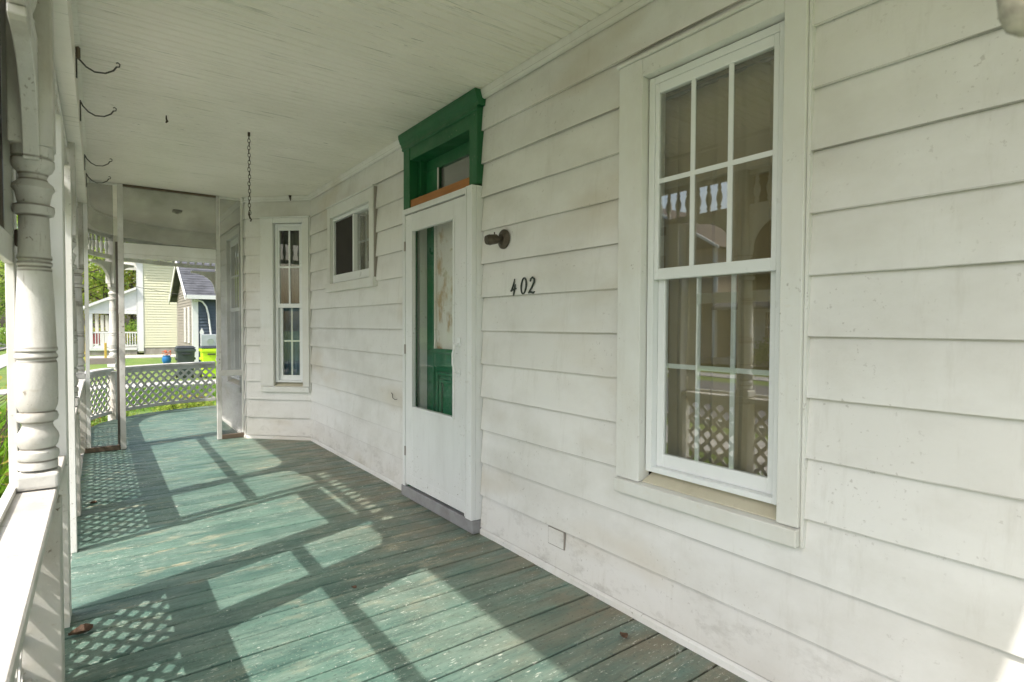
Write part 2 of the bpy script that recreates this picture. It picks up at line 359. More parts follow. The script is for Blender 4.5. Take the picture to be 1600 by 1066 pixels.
# ------------------------------------------------------------------ house walls
def cut_openings(wall, u0, u1, name, label, opens, parent_loc):
    t = empty(name, parent_loc, label=label, cat='house wall')
    rnd = random.Random(name)
    # sheathing behind the boards
    us = sorted({u0, u1, *[x for o in opens for x in (o[0], o[1])]}); zs = sorted({0., CEIL+.25, *[x for o in opens for x in (o[2], o[3])]})
    for i in range(len(us)-1):
        m_ = MB(wall)
        zz = []
        for j in range(len(zs)-1):
            uc, zc = (us[i]+us[i+1])/2, (zs[j]+zs[j+1])/2
            if any(o[0] < uc < o[1] and o[2] < zc < o[3] for o in opens): continue
            zz.append((zs[j], zs[j+1]))
        mg = []
        for a, b in zz:
            if mg and abs(mg[-1][1]-a) < 1e-6: mg[-1][1] = b
            else: mg.append([a, b])
        for a, b in mg: m_.box(us[i], us[i+1], -.14, .004, a, b)
        if mg: m_.build('sheathing', 'siding', t)
    # lap boards
    k = 0; z = .040
    while z < CEIL-.02:
        z1 = min(z+.2005, CEIL+.01)
        full = [o for o in opens if o[2] <= z and o[3] >= z1-.001]
        part = [o for o in opens if not (o[2] <= z and o[3] >= z1-.001) and o[2] < z1 and o[3] > z]
        cuts = sorted([(o[0], o[1], o) for o in full+part])
        groups = [[]]; cur = u0
        for a, b, o in cuts:
            if a > cur: groups[-1].append((cur, a, z, z1))
            if o in part:
                if o[2] > z: groups[-1].append((a, b, z, o[2]))
                if o[3] < z1: groups[-1].append((a, b, o[3], z1))
            else: groups.append([])
            cur = max(cur, b)
        if cur < u1: groups[-1].append((cur, u1, z, z1))
        ph = rnd.random()*9; amp = .0016
        def dd(zz, u, z=z, ph=ph): return .030-(zz-z)/.2125*.019+amp*sin(u*2.1+ph)+.0009*sin(u*5.3+ph*2)
        def zw(zz, u, z=z, ph=ph): return zz+(.0010*sin(u*1.7+ph*1.3)+.0004*sin(u*6+ph) if zz == z else 0)
        for g in groups:
            if not g: continue
            m_ = MB(wall)
            for a, b, za, zb in g:
                n = max(1, int((b-a)/.3)); zt = zb+.010 if (zb == z1 and z1 < CEIL) else zb
                rings = []
                for i in range(n+1):
                    u = a+(b-a)*i/n
                    e = .013
                    rings.append([(u, dd(za, u)-e, zw(za, u)+.0005), (u, dd(za, u), zw(za, u)), (u, dd((za+zt)/2, u)+.0012, (za+zt)/2), (u, dd(zt, u), zt), (u, dd(zt, u)-e, zt)])
                m_.loft(rings)
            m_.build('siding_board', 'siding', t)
        z = z+.2005; k += 1
    # base and crown trim (broken by doorways)
    segs = [(u0, u1)]
    for o in opens:
        if o[2] <= .05: segs = [x for a, b in segs for x in ((a, o[0]), (o[1], b)) if x[1] > x[0]]
    for a, b in segs:
        m_ = MB(wall); n = max(1, int((b-a)/.25))
        m_.loft([[(a+(b-a)*i/n, .002, 0), (a+(b-a)*i/n, .034+rnd.random()*.002, 0), (a+(b-a)*i/n, .033+rnd.random()*.002, .026), (a+(b-a)*i/n, .016, .040), (a+(b-a)*i/n, .002, .040)] for i in range(n+1)])
        m_.build('base_trim', 'trim', t)
    segs = [(u0, u1)]
    for o in opens:
        if o[3] >= CEIL-.09: segs = [x for a, b in segs for x in ((a, o[0]), (o[1], b)) if x[1] > x[0]]
    for a, b in segs:
        MB(wall).prism([(.030, CEIL-.055), (.038, CEIL-.05), (.05, CEIL-.012), (.05, CEIL-.001), (.02, CEIL-.001), (.02, CEIL-.055)], lambda p, q_, t_: (t_, p, q_), a, b).build('crown_trim', 'siding', t)
    return t

O_WIN = (.925, 1.735, .545, 2.405); O_SW = (4.49, 5.66, 1.61, 2.43); O_DOOR = (2.868, 3.882, 0, CEIL-.005)
hw = cut_openings(MAIN, -2.2, 6.30, 'house_wall', 'long white lapped siding wall holding the front door and the house number', [O_WIN, O_SW, O_DOOR], (1.9, 2.4, 0))
O_BW = (.018, .592, .530, 2.455)
hb = cut_openings(BAYA, .0, LBAY, 'house_wall', 'short angled white siding wall of the bay beside the hanging chain', [O_BW], (1.62, 6.65, 0))
O_SD = (.14, 1.02, .50, 2.40)
hs = cut_openings(BAYS, 0, LSIDE, 'house_wall', 'side wall of the bay seen edge on behind the screen partition', [O_SD], (P2[0], 7.7, 0))
P3 = BAYS(LSIDE, 0, 0); BACK = Wall((P3[0], P3[1]), (1, .12))
mb = MB(); mb.prism([(P3[0], P3[1]), (5.2, P3[1]+.4), (5.2, P3[1]+.3), (P3[0]+.1, P3[1]-.1)], lambda p, q_, t: (p, q_, t), -.5, 2.93).build('rear_house_wall', 'siding', kind='structure')
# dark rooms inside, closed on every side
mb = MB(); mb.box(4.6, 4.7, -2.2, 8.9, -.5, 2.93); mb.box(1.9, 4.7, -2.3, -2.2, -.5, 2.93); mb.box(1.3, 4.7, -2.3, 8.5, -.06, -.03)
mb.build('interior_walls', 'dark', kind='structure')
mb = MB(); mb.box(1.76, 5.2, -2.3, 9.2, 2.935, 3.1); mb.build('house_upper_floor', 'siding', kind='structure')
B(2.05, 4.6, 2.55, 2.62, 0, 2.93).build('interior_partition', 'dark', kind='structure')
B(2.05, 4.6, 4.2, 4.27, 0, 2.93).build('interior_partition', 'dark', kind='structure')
# foundation
mb = MB(); mb.box(-.03, 1.9, -.16, 8.0, G-.3, -.20)
mb.build('porch_foundation', 'brown', kind='structure')
MB().box(1.9, 5.2, -2.2, 9.2, G-.3, -.04).build('house_foundation', 'concrete', kind='structure')

# ------------------------------------------------------------------ porch floor, plank by plank
def floor_x0(y, r=1.65, xs=-.135):
    if y < -.17: return .2
    if y <= ARC[1]: return xs
    d = r*r-(y-ARC[1])**2
    return ARC[0]-sqrt(max(d, 0))
def wall_x(y, inset=0.):
    if y < 6.30: return 1.9
    if y < P2[1]: return 1.9-(y-6.30)*(1.9-P2[0])/(P2[1]-6.30)
    if y < P3[1]: return P2[0]
    return 4.2
fl = empty('porch_floor', (0, 0, 0), kind='structure')
y = -1.4; rr = random.Random(7)
while y < ARC[1]+1.62:
    w_ = .1385+rr.uniform(-.004, .004); y1 = min(y+w_, ARC[1]+1.64); g = .0075+rr.random()*.004
    z0 = rr.uniform(-.0012, .0012); ya, yb = y+g/2, y1-g/2
    m_ = MB(); n = 10; rings = []; ph = rr.random()*9
    xa0, xa1 = floor_x0(ya), floor_x0(yb); xb0, xb1 = wall_x(ya)+.0, wall_x(yb)+.0
    if y > ARC[1]: pass
    for i in range(n+1):
        t = i/n; x0 = xa0+(xb0-xa0)*t; x1 = xa1+(xb1-xa1)*t; z = z0+.0008*sin(t*7+ph); c = .004
        rings.append([(x0, ya, -.03), (x0, ya, z-c), (x0+(x1-x0)*c/w_, ya+c, z), (x1, yb-c, z), (x1, yb, z-c), (x1, yb, -.03)])
    m_.loft(rings); m_.build('plank', 'floor', fl)
    y = y1
# rim board under the plank ends
RIM = [(-.13, -.16, 1, 0)]+[(*arcpt(1.64, i*pi/32), cos(i*pi/32), -sin(i*pi/32)) for i in range(17)]+[(4.2, ARC[1]+1.64, 0, -1)]
mb = MB(); mb.loft([[(x+nx*o, yy+ny*o, z) for o, z in ((-.03, -.17), (0, -.17), (0, -.031), (-.03, -.031))] for x, yy, nx, ny in RIM])
mb.build('porch_rim_board', 'rail', kind='structure')

# ------------------------------------------------------------------ ceiling, board by board
ce = empty('porch_ceiling', (0, 0, 0), kind='structure')
Y0R = -.160
y = -2.2; rr = random.Random(3)
RB = 1.585
def ceil_x0(y):
    if y < Y0R-.01: return .37
    if y <= ARC[1]: return -.078
    return ARC[0]-sqrt(max((RB+.004)**2-(y-ARC[1])**2, 0))
while y < ARC[1]+RB-.03:
    y1 = y+.0655; g = .0015; z = CEIL+rr.uniform(-.0008, .0008); c = .005
    g = .003; c = .007
    ya, yb = y+g/2, min(y1-g/2, ARC[1]+RB)
    m_ = MB(); rings = []
    for e in (0, 1):
        xa = ceil_x0(ya) if e == 0 else wall_x(ya)-.003; xb = ceil_x0(yb) if e == 0 else wall_x(yb)-.003
        rings.append([(xa, ya, z+.022), (xa, ya, z+c), (xa, ya+c, z), (xb, yb-c, z), (xb, yb, z+c), (xb, yb, z+.022)])
    m_.loft(rings); m_.build('ceiling_board', 'ceiling', ce)
    y = y1
MB().prism([(.36, -2.2), (.36, Y0R), (-.67, Y0R), (-.67, 2.72), (-.44, 2.72), (-.44, 4.18), (-.67, 4.18), (-.67, ARC[1])]+[arcpt(2.18, i*pi/2/10) for i in range(1, 11)]+[(5.2, ARC[1]+2.18), (5.2, -2.2)], lambda p, q_, t: (p, q_, t), CEIL+.045, CEIL+.20).build('porch_roof', 'shingle', kind='structure')  # eave overhang widened and notched to shape the sunlight; outline made up

# beam (straight side, rounded corner, rear side)
def sweep(stations, prof, name, mat, parent=None, **k):
    """stations: (x, y, inward normal); prof: (offset inward, z)"""
    m_ = MB(); m_.loft([[(x+nx*o, yy+ny*o, z) for o, z in prof] for x, yy, nx, ny in stations])
    return m_.build(name, mat, parent, **k)
def arc_st(R_, t0, t1, n=14):
    return [(*arcpt(R_, t0+(t1-t0)*i/n), cos(t0+(t1-t0)*i/n), -sin(t0+(t1-t0)*i/n)) for i in range(n+1)]
CL = 1.68                                            # radius of the post line
def run(t0, t1, y0=None, x1=None):
    s = []
    if y0 is not None: s.append((-CL+ARC[0], y0, 1, 0))
    s += arc_st(CL, t0, t1)
    if x1 is not None: s.append((x1, ARC[1]+CL, 0, -1))
    return s
bm_ = empty('porch_beam', (-.17, 4, 2.44), label='white boxed beam under the porch eave carrying the spindle frieze', cat='beam')
sweep([(-.17, Y0R, 1, 0)]+run(0, pi/2, None, 4.2), [(-.092, 2.452), (.092, 2.452), (.092, 2.683), (-.092, 2.683)], 'beam_casing', 'ceiling', bm_)
sweep([(-.17, Y0R, 1, 0)]+run(0, pi/2, None, 4.2), [(.092, 2.655), (.112, 2.66), (.112, 2.683), (.092, 2.683)], 'cove_strip', 'ceiling', bm_)
sweep([(-.17, Y0R, 1, 0)]+run(0, pi/2, None, 4.2), [(-.13, 2.69), (-.10, 2.69), (-.10, 2.728), (-.25, 2.728), (-.25, 2.70)], 'eave_moulding', 'trim', bm_)

# ------------------------------------------------------------------ turned posts
half = [(1.849, 33), (1.835, 33), (1.812, 33), (1.807, 29), (1.803, 33.5), (1.785, 34), (1.769, 30), (1.758, 24), (1.744, 21), (1.735, 23), (1.722, 31), (1.708, 33.5), (1.696, 29), (1.675, 26.5), (1.658, 25), (1.652, 32), (1.636, 33), (1.624, 31), (1.618, 23.5),
        (1.55, 24.5), (1.492, 25.5), (1.487, 27.3), (1.478, 27.5), (1.472, 24.2), (1.466, 27.6), (1.457, 27.8), (1.452, 24.4), (1.446, 27), (1.438, 26.6), (1.34, 29.5), (1.189, 32), (1.185, 33.4), (1.176, 33.4), (1.171, 29.8), (1.160, 33.5), (1.152, 33.5), (1.146, 30), (1.134, 32.8),
        (1.02, 32.8), (.995, 32), (.978, 28.5), (.974, 27), (.970, 31), (.957, 33.3), (.944, 31), (.939, 25.5), (.930, 23.5), (.918, 26), (.900, 32), (.885, 33.4), (.865, 31.5), (.852, 27), (.848, 28.5), (.842, 32.5), (.829, 33.4), (.816, 31.5), (.812, 29.5), (.808, 31), (.785, 31)]
prof = [(h*.00168, z-.765+.775) for z, h in half][::-1]
PZ = .730
def bracket_mb(sgn, T):
    pts = [(0.057, 1.86), (.057, 2.138)]+[(.40, 2.138)]+[(.40, 2.115)]
    c = (.375, 1.86); arc = []
    for i in range(11):
        a = pi/2+pi/2*i/10
        arc.append((c[0]+.30*cos(a)*1.0, c[1]+.245*sin(a)))
    pts = [(.057, 1.80), (.057, 2.138), (.40, 2.138), (.40, 2.112)]+arc+[(.068, 1.80)]
    return MB(T).prism(pts, lambda p, q_, t: (t, sgn*p, q_), -.021, .021)
def make_post(label, loc, rz):
    p = empty('porch_post', loc, rz, local=1, label=label, cat='post', group='turned porch posts')
    WL[p.name] = Vector((0, 0, 0))
    B(-.0575, .0575, -.0575, .0575, .003, .682).build('lower_block', 'rough_post', p, bevel=.004)
    B(-.0575, .0575, -.0575, .0575, .732, .786).build('base_block', 'post', p, bevel=.012, segs=3)
    MB().lathe(prof, n=36).build('turned_shaft', 'post', p, smooth=True)
    B(-.0575, .0575, -.0575, .0575, 1.852, 2.51).build('upper_block', 'rough_post', p, bevel=.005, segs=2)
    for s_ in (-1, 1): bracket_mb(s_, None).build('bracket', 'post', p, bevel=.003)
    return p
post0 = make_post('nearest turned white porch post standing on the sunlit handrail', (-.168, 2.44, 0), 0)
def add_post(label, x, yy, rz, dz=0):
    c = copy_tree(post0); c.location = (x, yy, dz); c.rotation_euler.z = rz; c['label'] = label; return c
add_post('turned white porch post just beyond the screen door opening', -.168, 4.72, 0)
add_post('turned white post where the screen partition meets the railing', -.168, 6.97, 0)
TD = atan2(1.0, 1.35)
add_post('turned white corner post on the curved railing before the yellow house', *arcpt(CL, TD), -TD, -.04)
TE = pi/2-.005
add_post('turned white post farthest away behind the right stile of the partition', ARC[0]+.04, ARC[1]+CL, -pi/2, -.04)
c = add_post('turned white porch post beside the photographer at the porch end', -.168, .12, 0)

# ------------------------------------------------------------------ friezes
sp = [(.010, 0), (.012, .012), (.020, .03), (.012, .045), (.022, .075), (.027, .105), (.020, .14), (.011, .165), (.018, .18), (.012, .195), (.012, .222)]
spm = None
def frieze(label, pts, name='spindle_frieze'):
    """pts: stations along the post line"""
    global spm
    c = pts[len(pts)//2]
    t = empty(name, (c[0], c[1], 2.2), label=label, cat='frieze', group='spindle friezes under the porch beam')
    sweep(pts, [(-.022, 2.140), (.022, 2.140), (.022, 2.192), (-.022, 2.192)], 'bottom_rail', 'post', t, bevel=.004)
    sweep(pts, [(-.022, 2.412), (.022, 2.412), (.022, 2.449), (-.022, 2.449)], 'top_rail', 'post', t)
    L = [0]
    for a, b in zip(pts, pts[1:]): L.append(L[-1]+math.hypot(b[0]-a[0], b[1]-a[1]))
    n = int(L[-1]/.098)
    for i in range(n):
        d = L[-1]*(i+.5)/n; k = max(j for j in range(len(L)) if L[j] <= d); k = min(k, len(pts)-2); u = (d-L[k])/(L[k+1]-L[k])
        x = pts[k][0]+(pts[k+1][0]-pts[k][0])*u; yy = pts[k][1]+(pts[k+1][1]-pts[k][1])*u
        if spm is None:
            o = MB().lathe([(r, h+2.191) for r, h in sp], (x, yy, 0), n=10).build('spindle', 'post', t, smooth=True); spm = (o, Vector((x, yy, 0)))
        else:
            o = bpy.data.objects.new('spindle', spm[0].data); COL.objects.link(o); o.parent = t
            o.location = Vector((x, yy, 2.191+.111))-WL[t.name]
    return t
def straight(y0, y1): return [(-.168, y0, 1, 0), (-.168, (y0+y1)/2, 1, 0), (-.168, y1, 1, 0)]
frieze('spindle frieze above the nearest railing', straight(.18, 2.38))
frieze('spindle frieze above the screen door opening', straight(2.50, 4.66))
frieze('spindle frieze between the door opening and the partition', straight(4.78, 6.91))
frieze('curved spindle frieze left of the corner post', [(-.168, 7.03, 1, 0), (-.168, 7.6, 1, 0)]+arc_st(CL, 0, TD-.04, 8))
frieze('curved spindle frieze over the lattice facing the yellow house', arc_st(CL, TD+.04, pi/2-.02, 10))
frieze('spindle frieze past the far post at the rear', [(1.62, ARC[1]+1.68, 0, -1), (2.9, ARC[1]+1.68, 0, -1), (4.1, ARC[1]+1.68, 0, -1)])

# ------------------------------------------------------------------ lattice railings
slatmeshes = {}
def railing(label, pts, dz=0., P=.118, lo=0.):
    c = pts[len(pts)//2]
    t = empty('lattice_railing', (c[0], c[1], 0), label=label, cat='railing', group='white lattice porch railings')
    sweep(pts, [(-.062, .688+dz), (.060, .690+dz), (.060, .727+dz), (-.062, .730+dz)], 'handrail', 'rail', t, bevel=.004)
    sweep(pts, [(-.018+lo, .635+dz), (.018+lo, .635+dz), (.018+lo, .688+dz), (-.018+lo, .688+dz)], 'top_rail', 'rail', t, bevel=.002)
    sweep(pts, [(-.028+lo, .075), (.028+lo, .075), (.028+lo, .118), (-.028+lo, .118)], 'bottom_rail', 'rail', t, bevel=.003)
    L = [0]
    for a, b in zip(pts, pts[1:]): L.append(L[-1]+math.hypot(b[0]-a[0], b[1]-a[1]))
    def at(s_, off, z):
        s_ = min(max(s_, 0), L[-1]); k = max(j for j in range(len(L)) if L[j] <= s_+1e-9); k = min(k, len(pts)-2); u = (s_-L[k])/(L[k+1]-L[k])
        a, b = pts[k], pts[k+1]; nx = a[2]+(b[2]-a[2])*u; ny = a[3]+(b[3]-a[3])*u
        return (a[0]+(b[0]-a[0])*u+nx*off, a[1]+(b[1]-a[1])*u+ny*off, z)
    z0, z1 = .119, .634+dz; hh = z1-z0; w_ = .0215
    for sgn, off in ((1, .0035), (-1, -.0045)):
        s_ = -hh+.03
        while s_ < L[-1]:
            # a slat rises from s_ to s_+hh (or falls), clipped to the panel
            n = 5; rings = []
            a, b = s_, s_+hh
            t0 = max(0, -a/hh); t1 = min(1, (L[-1]-a)/hh)
            if t1-t0 > .06:
                for i in range(n+1):
                    tt = t0+(t1-t0)*i/n; s0 = a+hh*tt; z = z0+hh*tt if sgn > 0 else z1-hh*tt
                    rings.append([at(s0-w_, off+lo-.0035, z), at(s0+w_, off+lo-.0035, z), at(s0+w_, off+lo+.0035, z), at(s0-w_, off+lo+.0035, z)])
                MB().loft(rings).build('lattice_slat', 'rail', t)
            s_ += P
    return t
railing('lattice railing under the nearest turned post, its handrail in full sun', [(-.178, -.1, 1, 0), (-.178, 1.5, 1, 0), (-.178, 2.995, 1, 0)], lo=-.040)
railing('straight lattice railing beyond the door opening', [(-.178, 3.985, 1, 0), (-.178, 5.5, 1, 0), (-.178, 6.9, 1, 0)], lo=-.040)
railing('curved lattice railing between partition and corner post', [(-.178, 7.04, 1, 0), (-.178, 7.5, 1, 0)]+arc_st(1.688, 0, TD-.045, 8), -.04)
railing('curved lattice railing in front of the trash bins', arc_st(1.688, TD+.045, pi/2-.02, 12), -.04)
railing('lattice railing past the far post at the rear', [(1.65, ARC[1]+1.688, 0, -1), (2.9, ARC[1]+1.688, 0, -1), (4.1, ARC[1]+1.688, 0, -1)], -.04)

# ------------------------------------------------------------------ screen door opening and outer screen frames
t = empty('screen_door_frame', (-.17, 3.5, 0), label='white jambs and header of the doorless opening in the railing', cat='door frame')
B(-.250, -.112, 3.0, 3.125, .002, 2.139).build('jamb', 'trim', t, bevel=.004)
B(-.175, -.112, 3.93, 3.982, .002, 2.139).build('jamb', 'trim', t, bevel=.003)
B(-.235, -.16, 3.127, 3.928, 1.90, 2.06).build('header', 'trim', t, bevel=.003)
B(-.150, -.114, 2.975, 2.998, .002, .684).build('stop_strip', 'trim', t)
def scr(label, y0, y1):
    t = empty('screen_frame', (-.25, (y0+y1)/2, .74), label=label, cat='screen frame', group='outer screen frames on the railing')
    B(-.243, -.220, y0+.001, y0+.07, .752, 2.448).build('stile', 'trim', t, bevel=.002)
    B(-.243, -.220, y1-(.026 if y1 < 2.5 else .07), y1-.001, .752, 2.448).build('stile', 'trim', t, bevel=.002)
    B(-.244, -.221, y0+.071, y1-(.027 if y1 < 2.5 else .071), 1.47, 1.555).build('middle_rail', 'trim', t, bevel=.002)
    B(-.244, -.221, y0, y1, .731, .750).build('bottom_rail', 'trim', t)
    return t
scr('empty screen frame outside the nearest railing', .10, 2.475)
scr('narrow empty screen frame between nearest post and door opening', 2.478, 2.998)
scr('empty screen frame on the railing beyond the door opening', 3.985, 4.70)
scr('empty screen frame between door opening and partition', 4.72, 6.93)
t = B(-.275, -.245, 2.10, 2.47, 1.56, 2.44).build('brown_board', 'brown'); tag(t, 'dark brown board fixed above the screen rail at the left edge', 'board')
t = B(-.219, -.206, 2.46, 2.49, 1.53, 1.585).build('wood_block', 'brown', bevel=.003); tag(t, 'small brown wooden block against the nearest turned post', 'wood block')
# porch steps
t = empty('porch_steps', (-.6, 3.5, G), label='low concrete steps below the door opening', cat='steps')
for i, (xa, zt) in enumerate([(-.48, -.19), (-.80, -.37)]):
    B(xa, -.166 if i == 0 else -.481, 3.02, 3.98, G, zt).build('step', 'concrete', t, bevel=.006)

# ------------------------------------------------------------------ screen partition across the porch
YP = 6.93
t = empty('screen_partition', (.6, YP, 0), label='white framed screen partition with doorway across the far end of the porch', cat='screen partition')
D0, D1 = YP-.02, YP+.02
B(.165, .212, D0, D1, .003, CEIL-.002).build('stile', 'rail', t, bevel=.002)
B(1.045, 1.088, D0, D1, .003, 2.08).build('stile', 'rail', t, bevel=.002)
B(1.052, 1.082, D0+.002, D1-.002, 2.081, CEIL-.002).build('stile', 'rail', t)
B(.143, .163, D0+.006, D1+.03, .06, 2.10).build('stile', 'dkwood', t, label='dark unpainted inner stile')
B(1.296, P2[0]-.030, D0+.004, D1, .055, CEIL-.002).build('stile', 'trim', t, bevel=.002)
B(-.108, -.076, D0, D1, .05, 2.45).build('stile', 'trim', t)
B(-.125, .164, D0-.004, D1+.012, .002, .052).build('sill_board', 'brown', t, bevel=.004)
B(1.089, P2[0]-.031, D0-.004, D1+.012, .002, .050).build('sill_board', 'brown', t, bevel=.004)
B(.213, 1.044, D0-.002, D1, 1.985, 2.095).build('header', 'trim', t, bevel=.004)
B(.213, 1.044, D0+.004, D1-.004, 1.945, 1.984).build('door_stop', 'trim', t)
B(-.075, .129, D0, D1-.006, .875, .935).build('middle_rail', 'greyboard', t, bevel=.002)
B(1.089, 1.295, D0, D1-.006, .705, .765).build('middle_rail', 'rail', t, bevel=.002)
B(.213, 1.051, D0+.004, D1-.004, CEIL-.026, CEIL-.003).build('top_plate', 'brown', t)
B(-.075, .164, D0+.004, D1-.004, CEIL-.024, CEIL-.003).build('top_plate', 'trim', t)
B(1.083, 1.295, D0+.004, D1-.004, CEIL-.024, CEIL-.003).build('top_plate', 'trim', t)
B(.213, 1.051, YP, YP+.002, 2.096, CEIL-.027).build('screen_mesh', 'screen', t)
B(-.075, .129, YP, YP+.002, 2.10, CEIL-.025).build('screen_mesh', 'screen', t)
B(1.089, 1.295, YP, YP+.002, .766, CEIL-.025).build('screen_mesh', 'screen', t)
B(1.089, 1.295, YP, YP+.002, .051, .704).build('screen_mesh', 'screen', t)

# ------------------------------------------------------------------ windows
def double_hung(wall, name, label, cas, fr, cols, rows, meet, curtain=None, depth_in=.05, cw=.085, gl='glass'):
    """cas=(u0,u1,z0,z1) outer casing, fr=(u0,u1,z0,z1) vinyl frame outer; d is outwards from the wall base plane"""
    u0, u1, z0, z1 = cas; a0, a1, b0, b1 = fr
    c = wall((u0+u1)/2, 0, z0)
    t = empty(name, c, label=label, cat='window')
    X = lambda *a: MB(wall).box(*a)
    d0, d1 = -.02, .050
    X(u0, a0-.006, d0, d1, z0+.065, z1).build('side_casing', 'trim', t, bevel=.002)
    X(a1+.006, u1, d0, d1, z0+.065, z1).build('side_casing', 'trim', t, bevel=.002)
    X(a0-.005, a1+.005, d0, d1-.001, b1+.006, z1-.001).build('head_casing', 'trim', t, bevel=.002)
    X(u0-.012, u0-.002, .0, .036, z0, z1).build('edge_bead', 'trim', t)
    X(u1+.002, u1+.012, .0, .036, z0, z1).build('edge_bead', 'trim', t)
    X(u0-.012, u1+.012, .0, .058, z1+.001, z1+.016).build('drip_cap', 'trim', t, bevel=.002)
    mb = MB(wall); mb.prism([(-.06, z0), (.062, z0), (.064, z0+.058), (-.06, z0+.072)], lambda p, q_, t_: (t_, p, q_), u0, u1)
    mb.build('sill', 'trim', t, bevel=.003)
    mb = MB(wall); mb.prism([(-.055, z0+.073), (.03, z0+.064), (.03, z0+.068), (-.055, z0+.105)], lambda p, q_, t_: (t_, p, q_), a0, a1)
    mb.build('sill_cover', 'ivory', t)
    w_ = .030; f0, f1 = -.06, .012
    X(a0, a0+w_, f0, f1, b0, b1).build('frame_jamb', 'vinyl', t, bevel=.002)
    X(a1-w_, a1, f0, f1, b0, b1).build('frame_jamb', 'vinyl', t, bevel=.002)
    X(a0+w_, a1-w_, f0, f1-.001, b1-w_, b1).build('frame_head', 'vinyl', t, bevel=.002)
    X(a0+w_, a1-w_, f0, f1-.001, b0, b0+.022).build('frame_foot', 'vinyl', t, bevel=.002)
    def sash(nm, zlo, zhi, dc, rail_lo, rail_hi, st, mo=-.012):
        e0, e1 = a0+w_+.001, a1-w_-.001; g0, g1 = e0+st, e1-st; h0, h1 = zlo+rail_lo, zhi-rail_hi
        s_ = X(e0, g0, dc-.013, dc+.013, zlo, zhi).build(nm, 'vinyl', t, bevel=.002)
        mb = MB(wall); mb.box(g1, e1, dc-.013, dc+.013, zlo, zhi); mb.build('sash_stile', 'vinyl', s_, bevel=.002)
        X(g0, g1, dc-.013, dc+.013, zlo, h0).build('sash_rail', 'vinyl', s_, bevel=.002)
        X(g0, g1, dc-.013, dc+.013, h1, zhi).build('sash_rail', 'vinyl', s_, bevel=.002)
        mw = .0095
        for i in range(1, cols):
            u = g0+(g1-g0)*i/cols; X(u-mw, u+mw, dc+mo+.003, dc+mo+.009, h0, h1).build('muntin', 'vinyl', s_)
        zs_ = [h0+(h1-h0)*j/rows for j in range(rows+1)]
        for j in range(1, rows):
            X(g0, g1, dc+mo+.0035, dc+mo+.0085, zs_[j]-mw, zs_[j]+mw).build('muntin', 'vinyl', s_)
        X(g0, g1, dc, dc+.003, h0, h1).build('pane', gl, s_)
        return s_
    sash('upper_sash', meet-.028, b1-w_-.001, .000-.004, .046, .040, .020, .001)
    sash('lower_sash', b0+.023, meet+.006, -.034, .055, .020, .036)
    return t
double_hung(MAIN, 'double_hung_window', 'large white six-over-six window with tan curtain right of the house number', (.925, 1.735, .545, 2.395), (1.005, 1.600, .655, 2.315), 3, 2, 1.498)
def curtain(wall, label, u0, u1, z0, z1, d, mat, folds, amp=.022, name='curtain'):
    n = int(folds*8); vs = []; r_ = random.Random(label); ph = [r_.random()*6 for _ in range(5)]
    pts = []; nz = 14
    for j in range(nz+1):
        z = z1+(z0-z1)*j/nz; k = min(1, .35+j/nz*1.2)
        for i in range(n+1):
            u = i/n; s_ = sin(u*folds*2*pi+ph[0]+.8*sin(u*9+ph[1]))*.7+sin(u*folds*4.3*pi+ph[2])*.3*(1 if j > 0 else 1.3)
            pts.append((u0+(u1-u0)*u, d+amp*k*s_+.004*sin(j*.9+u*8), z))
    fs = [(j*(n+1)+i, j*(n+1)+i+1, (j+1)*(n+1)+i+1, (j+1)*(n+1)+i) for j in range(nz) for i in range(n)]
    o = MB(wall).add(pts, fs).build(name, mat, smooth=True, norm=False)
    md = o.modifiers.new('thick', 'SOLIDIFY'); md.thickness = .0015
    return tag(o, label, 'curtain')
curtain(MAIN, 'gathered tan curtain inside the large window', .98, 1.86, .68, 2.285, -.105, 'curtain', 7)
o = MB(MAIN).tube([(.96, -.105, 2.262), (1.88, -.105, 2.262)], .008, 8).build('curtain_rod', 'iron', smooth=True); tag(o, 'thin curtain rod at the top of the large window', 'curtain rod')
double_hung(BAYA, 'double_hung_window', 'tall narrow four-over-four window in the angled bay wall', (.02, .59, .530, 2.445), (.10, .435, .635, 2.385), 2, 2, 1.49, gl='glassdim')
# re-centre note: casing is wider on the far side because the reveal shows there
curtain(BAYA, 'dark blue curtain low behind the narrow bay window', .12, .42, .66, 1.52, -.11, 'bluecurtain', 3, .015)
curtain(BAYA, 'grey lace curtain high behind the narrow bay window', .12, .42, 1.40, 2.34, -.14, 'lace', 5, .01)
double_hung(BAYS, 'double_hung_window', 'window on the bay side wall seen at a glancing angle behind the partition', (.14, 1.02, .50, 2.39), (.22, .94, .61, 2.31), 2, 2, 1.46)

# small sliding window
t = empty('sliding_window', (1.9, 5.07, 1.6), label='small high slider window with brown screen left of the green door', cat='window')
X = lambda *a: MB(MAIN).box(*a)
X(4.49, 4.585, -.02, .046, 1.68, 2.43).build('side_casing', 'trim', t, bevel=.002)
X(5.585, 5.66, -.02, .046, 1.68, 2.43).build('side_casing', 'trim', t, bevel=.002)
X(4.586, 5.584, -.02, .045, 2.325, 2.429).build('head_casing', 'trim', t, bevel=.002)
X(4.476, 5.674, .0, .054, 2.431, 2.445).build('drip_cap', 'trim', t)
X(4.476, 4.488, .0, .040, 1.60, 2.43).build('edge_bead', 'greyboard', t)
X(4.47, 5.68, -.06, .060, 1.60, 1.679).build('sill', 'trim', t, bevel=.003)
X(4.590, 5.58, -.05, .016, 2.292, 2.322).build('frame_head', 'vinyl', t, bevel=.002)
X(4.590, 5.58, -.05, .016, 1.69, 1.765).build('frame_foot', 'vinyl', t, bevel=.002)
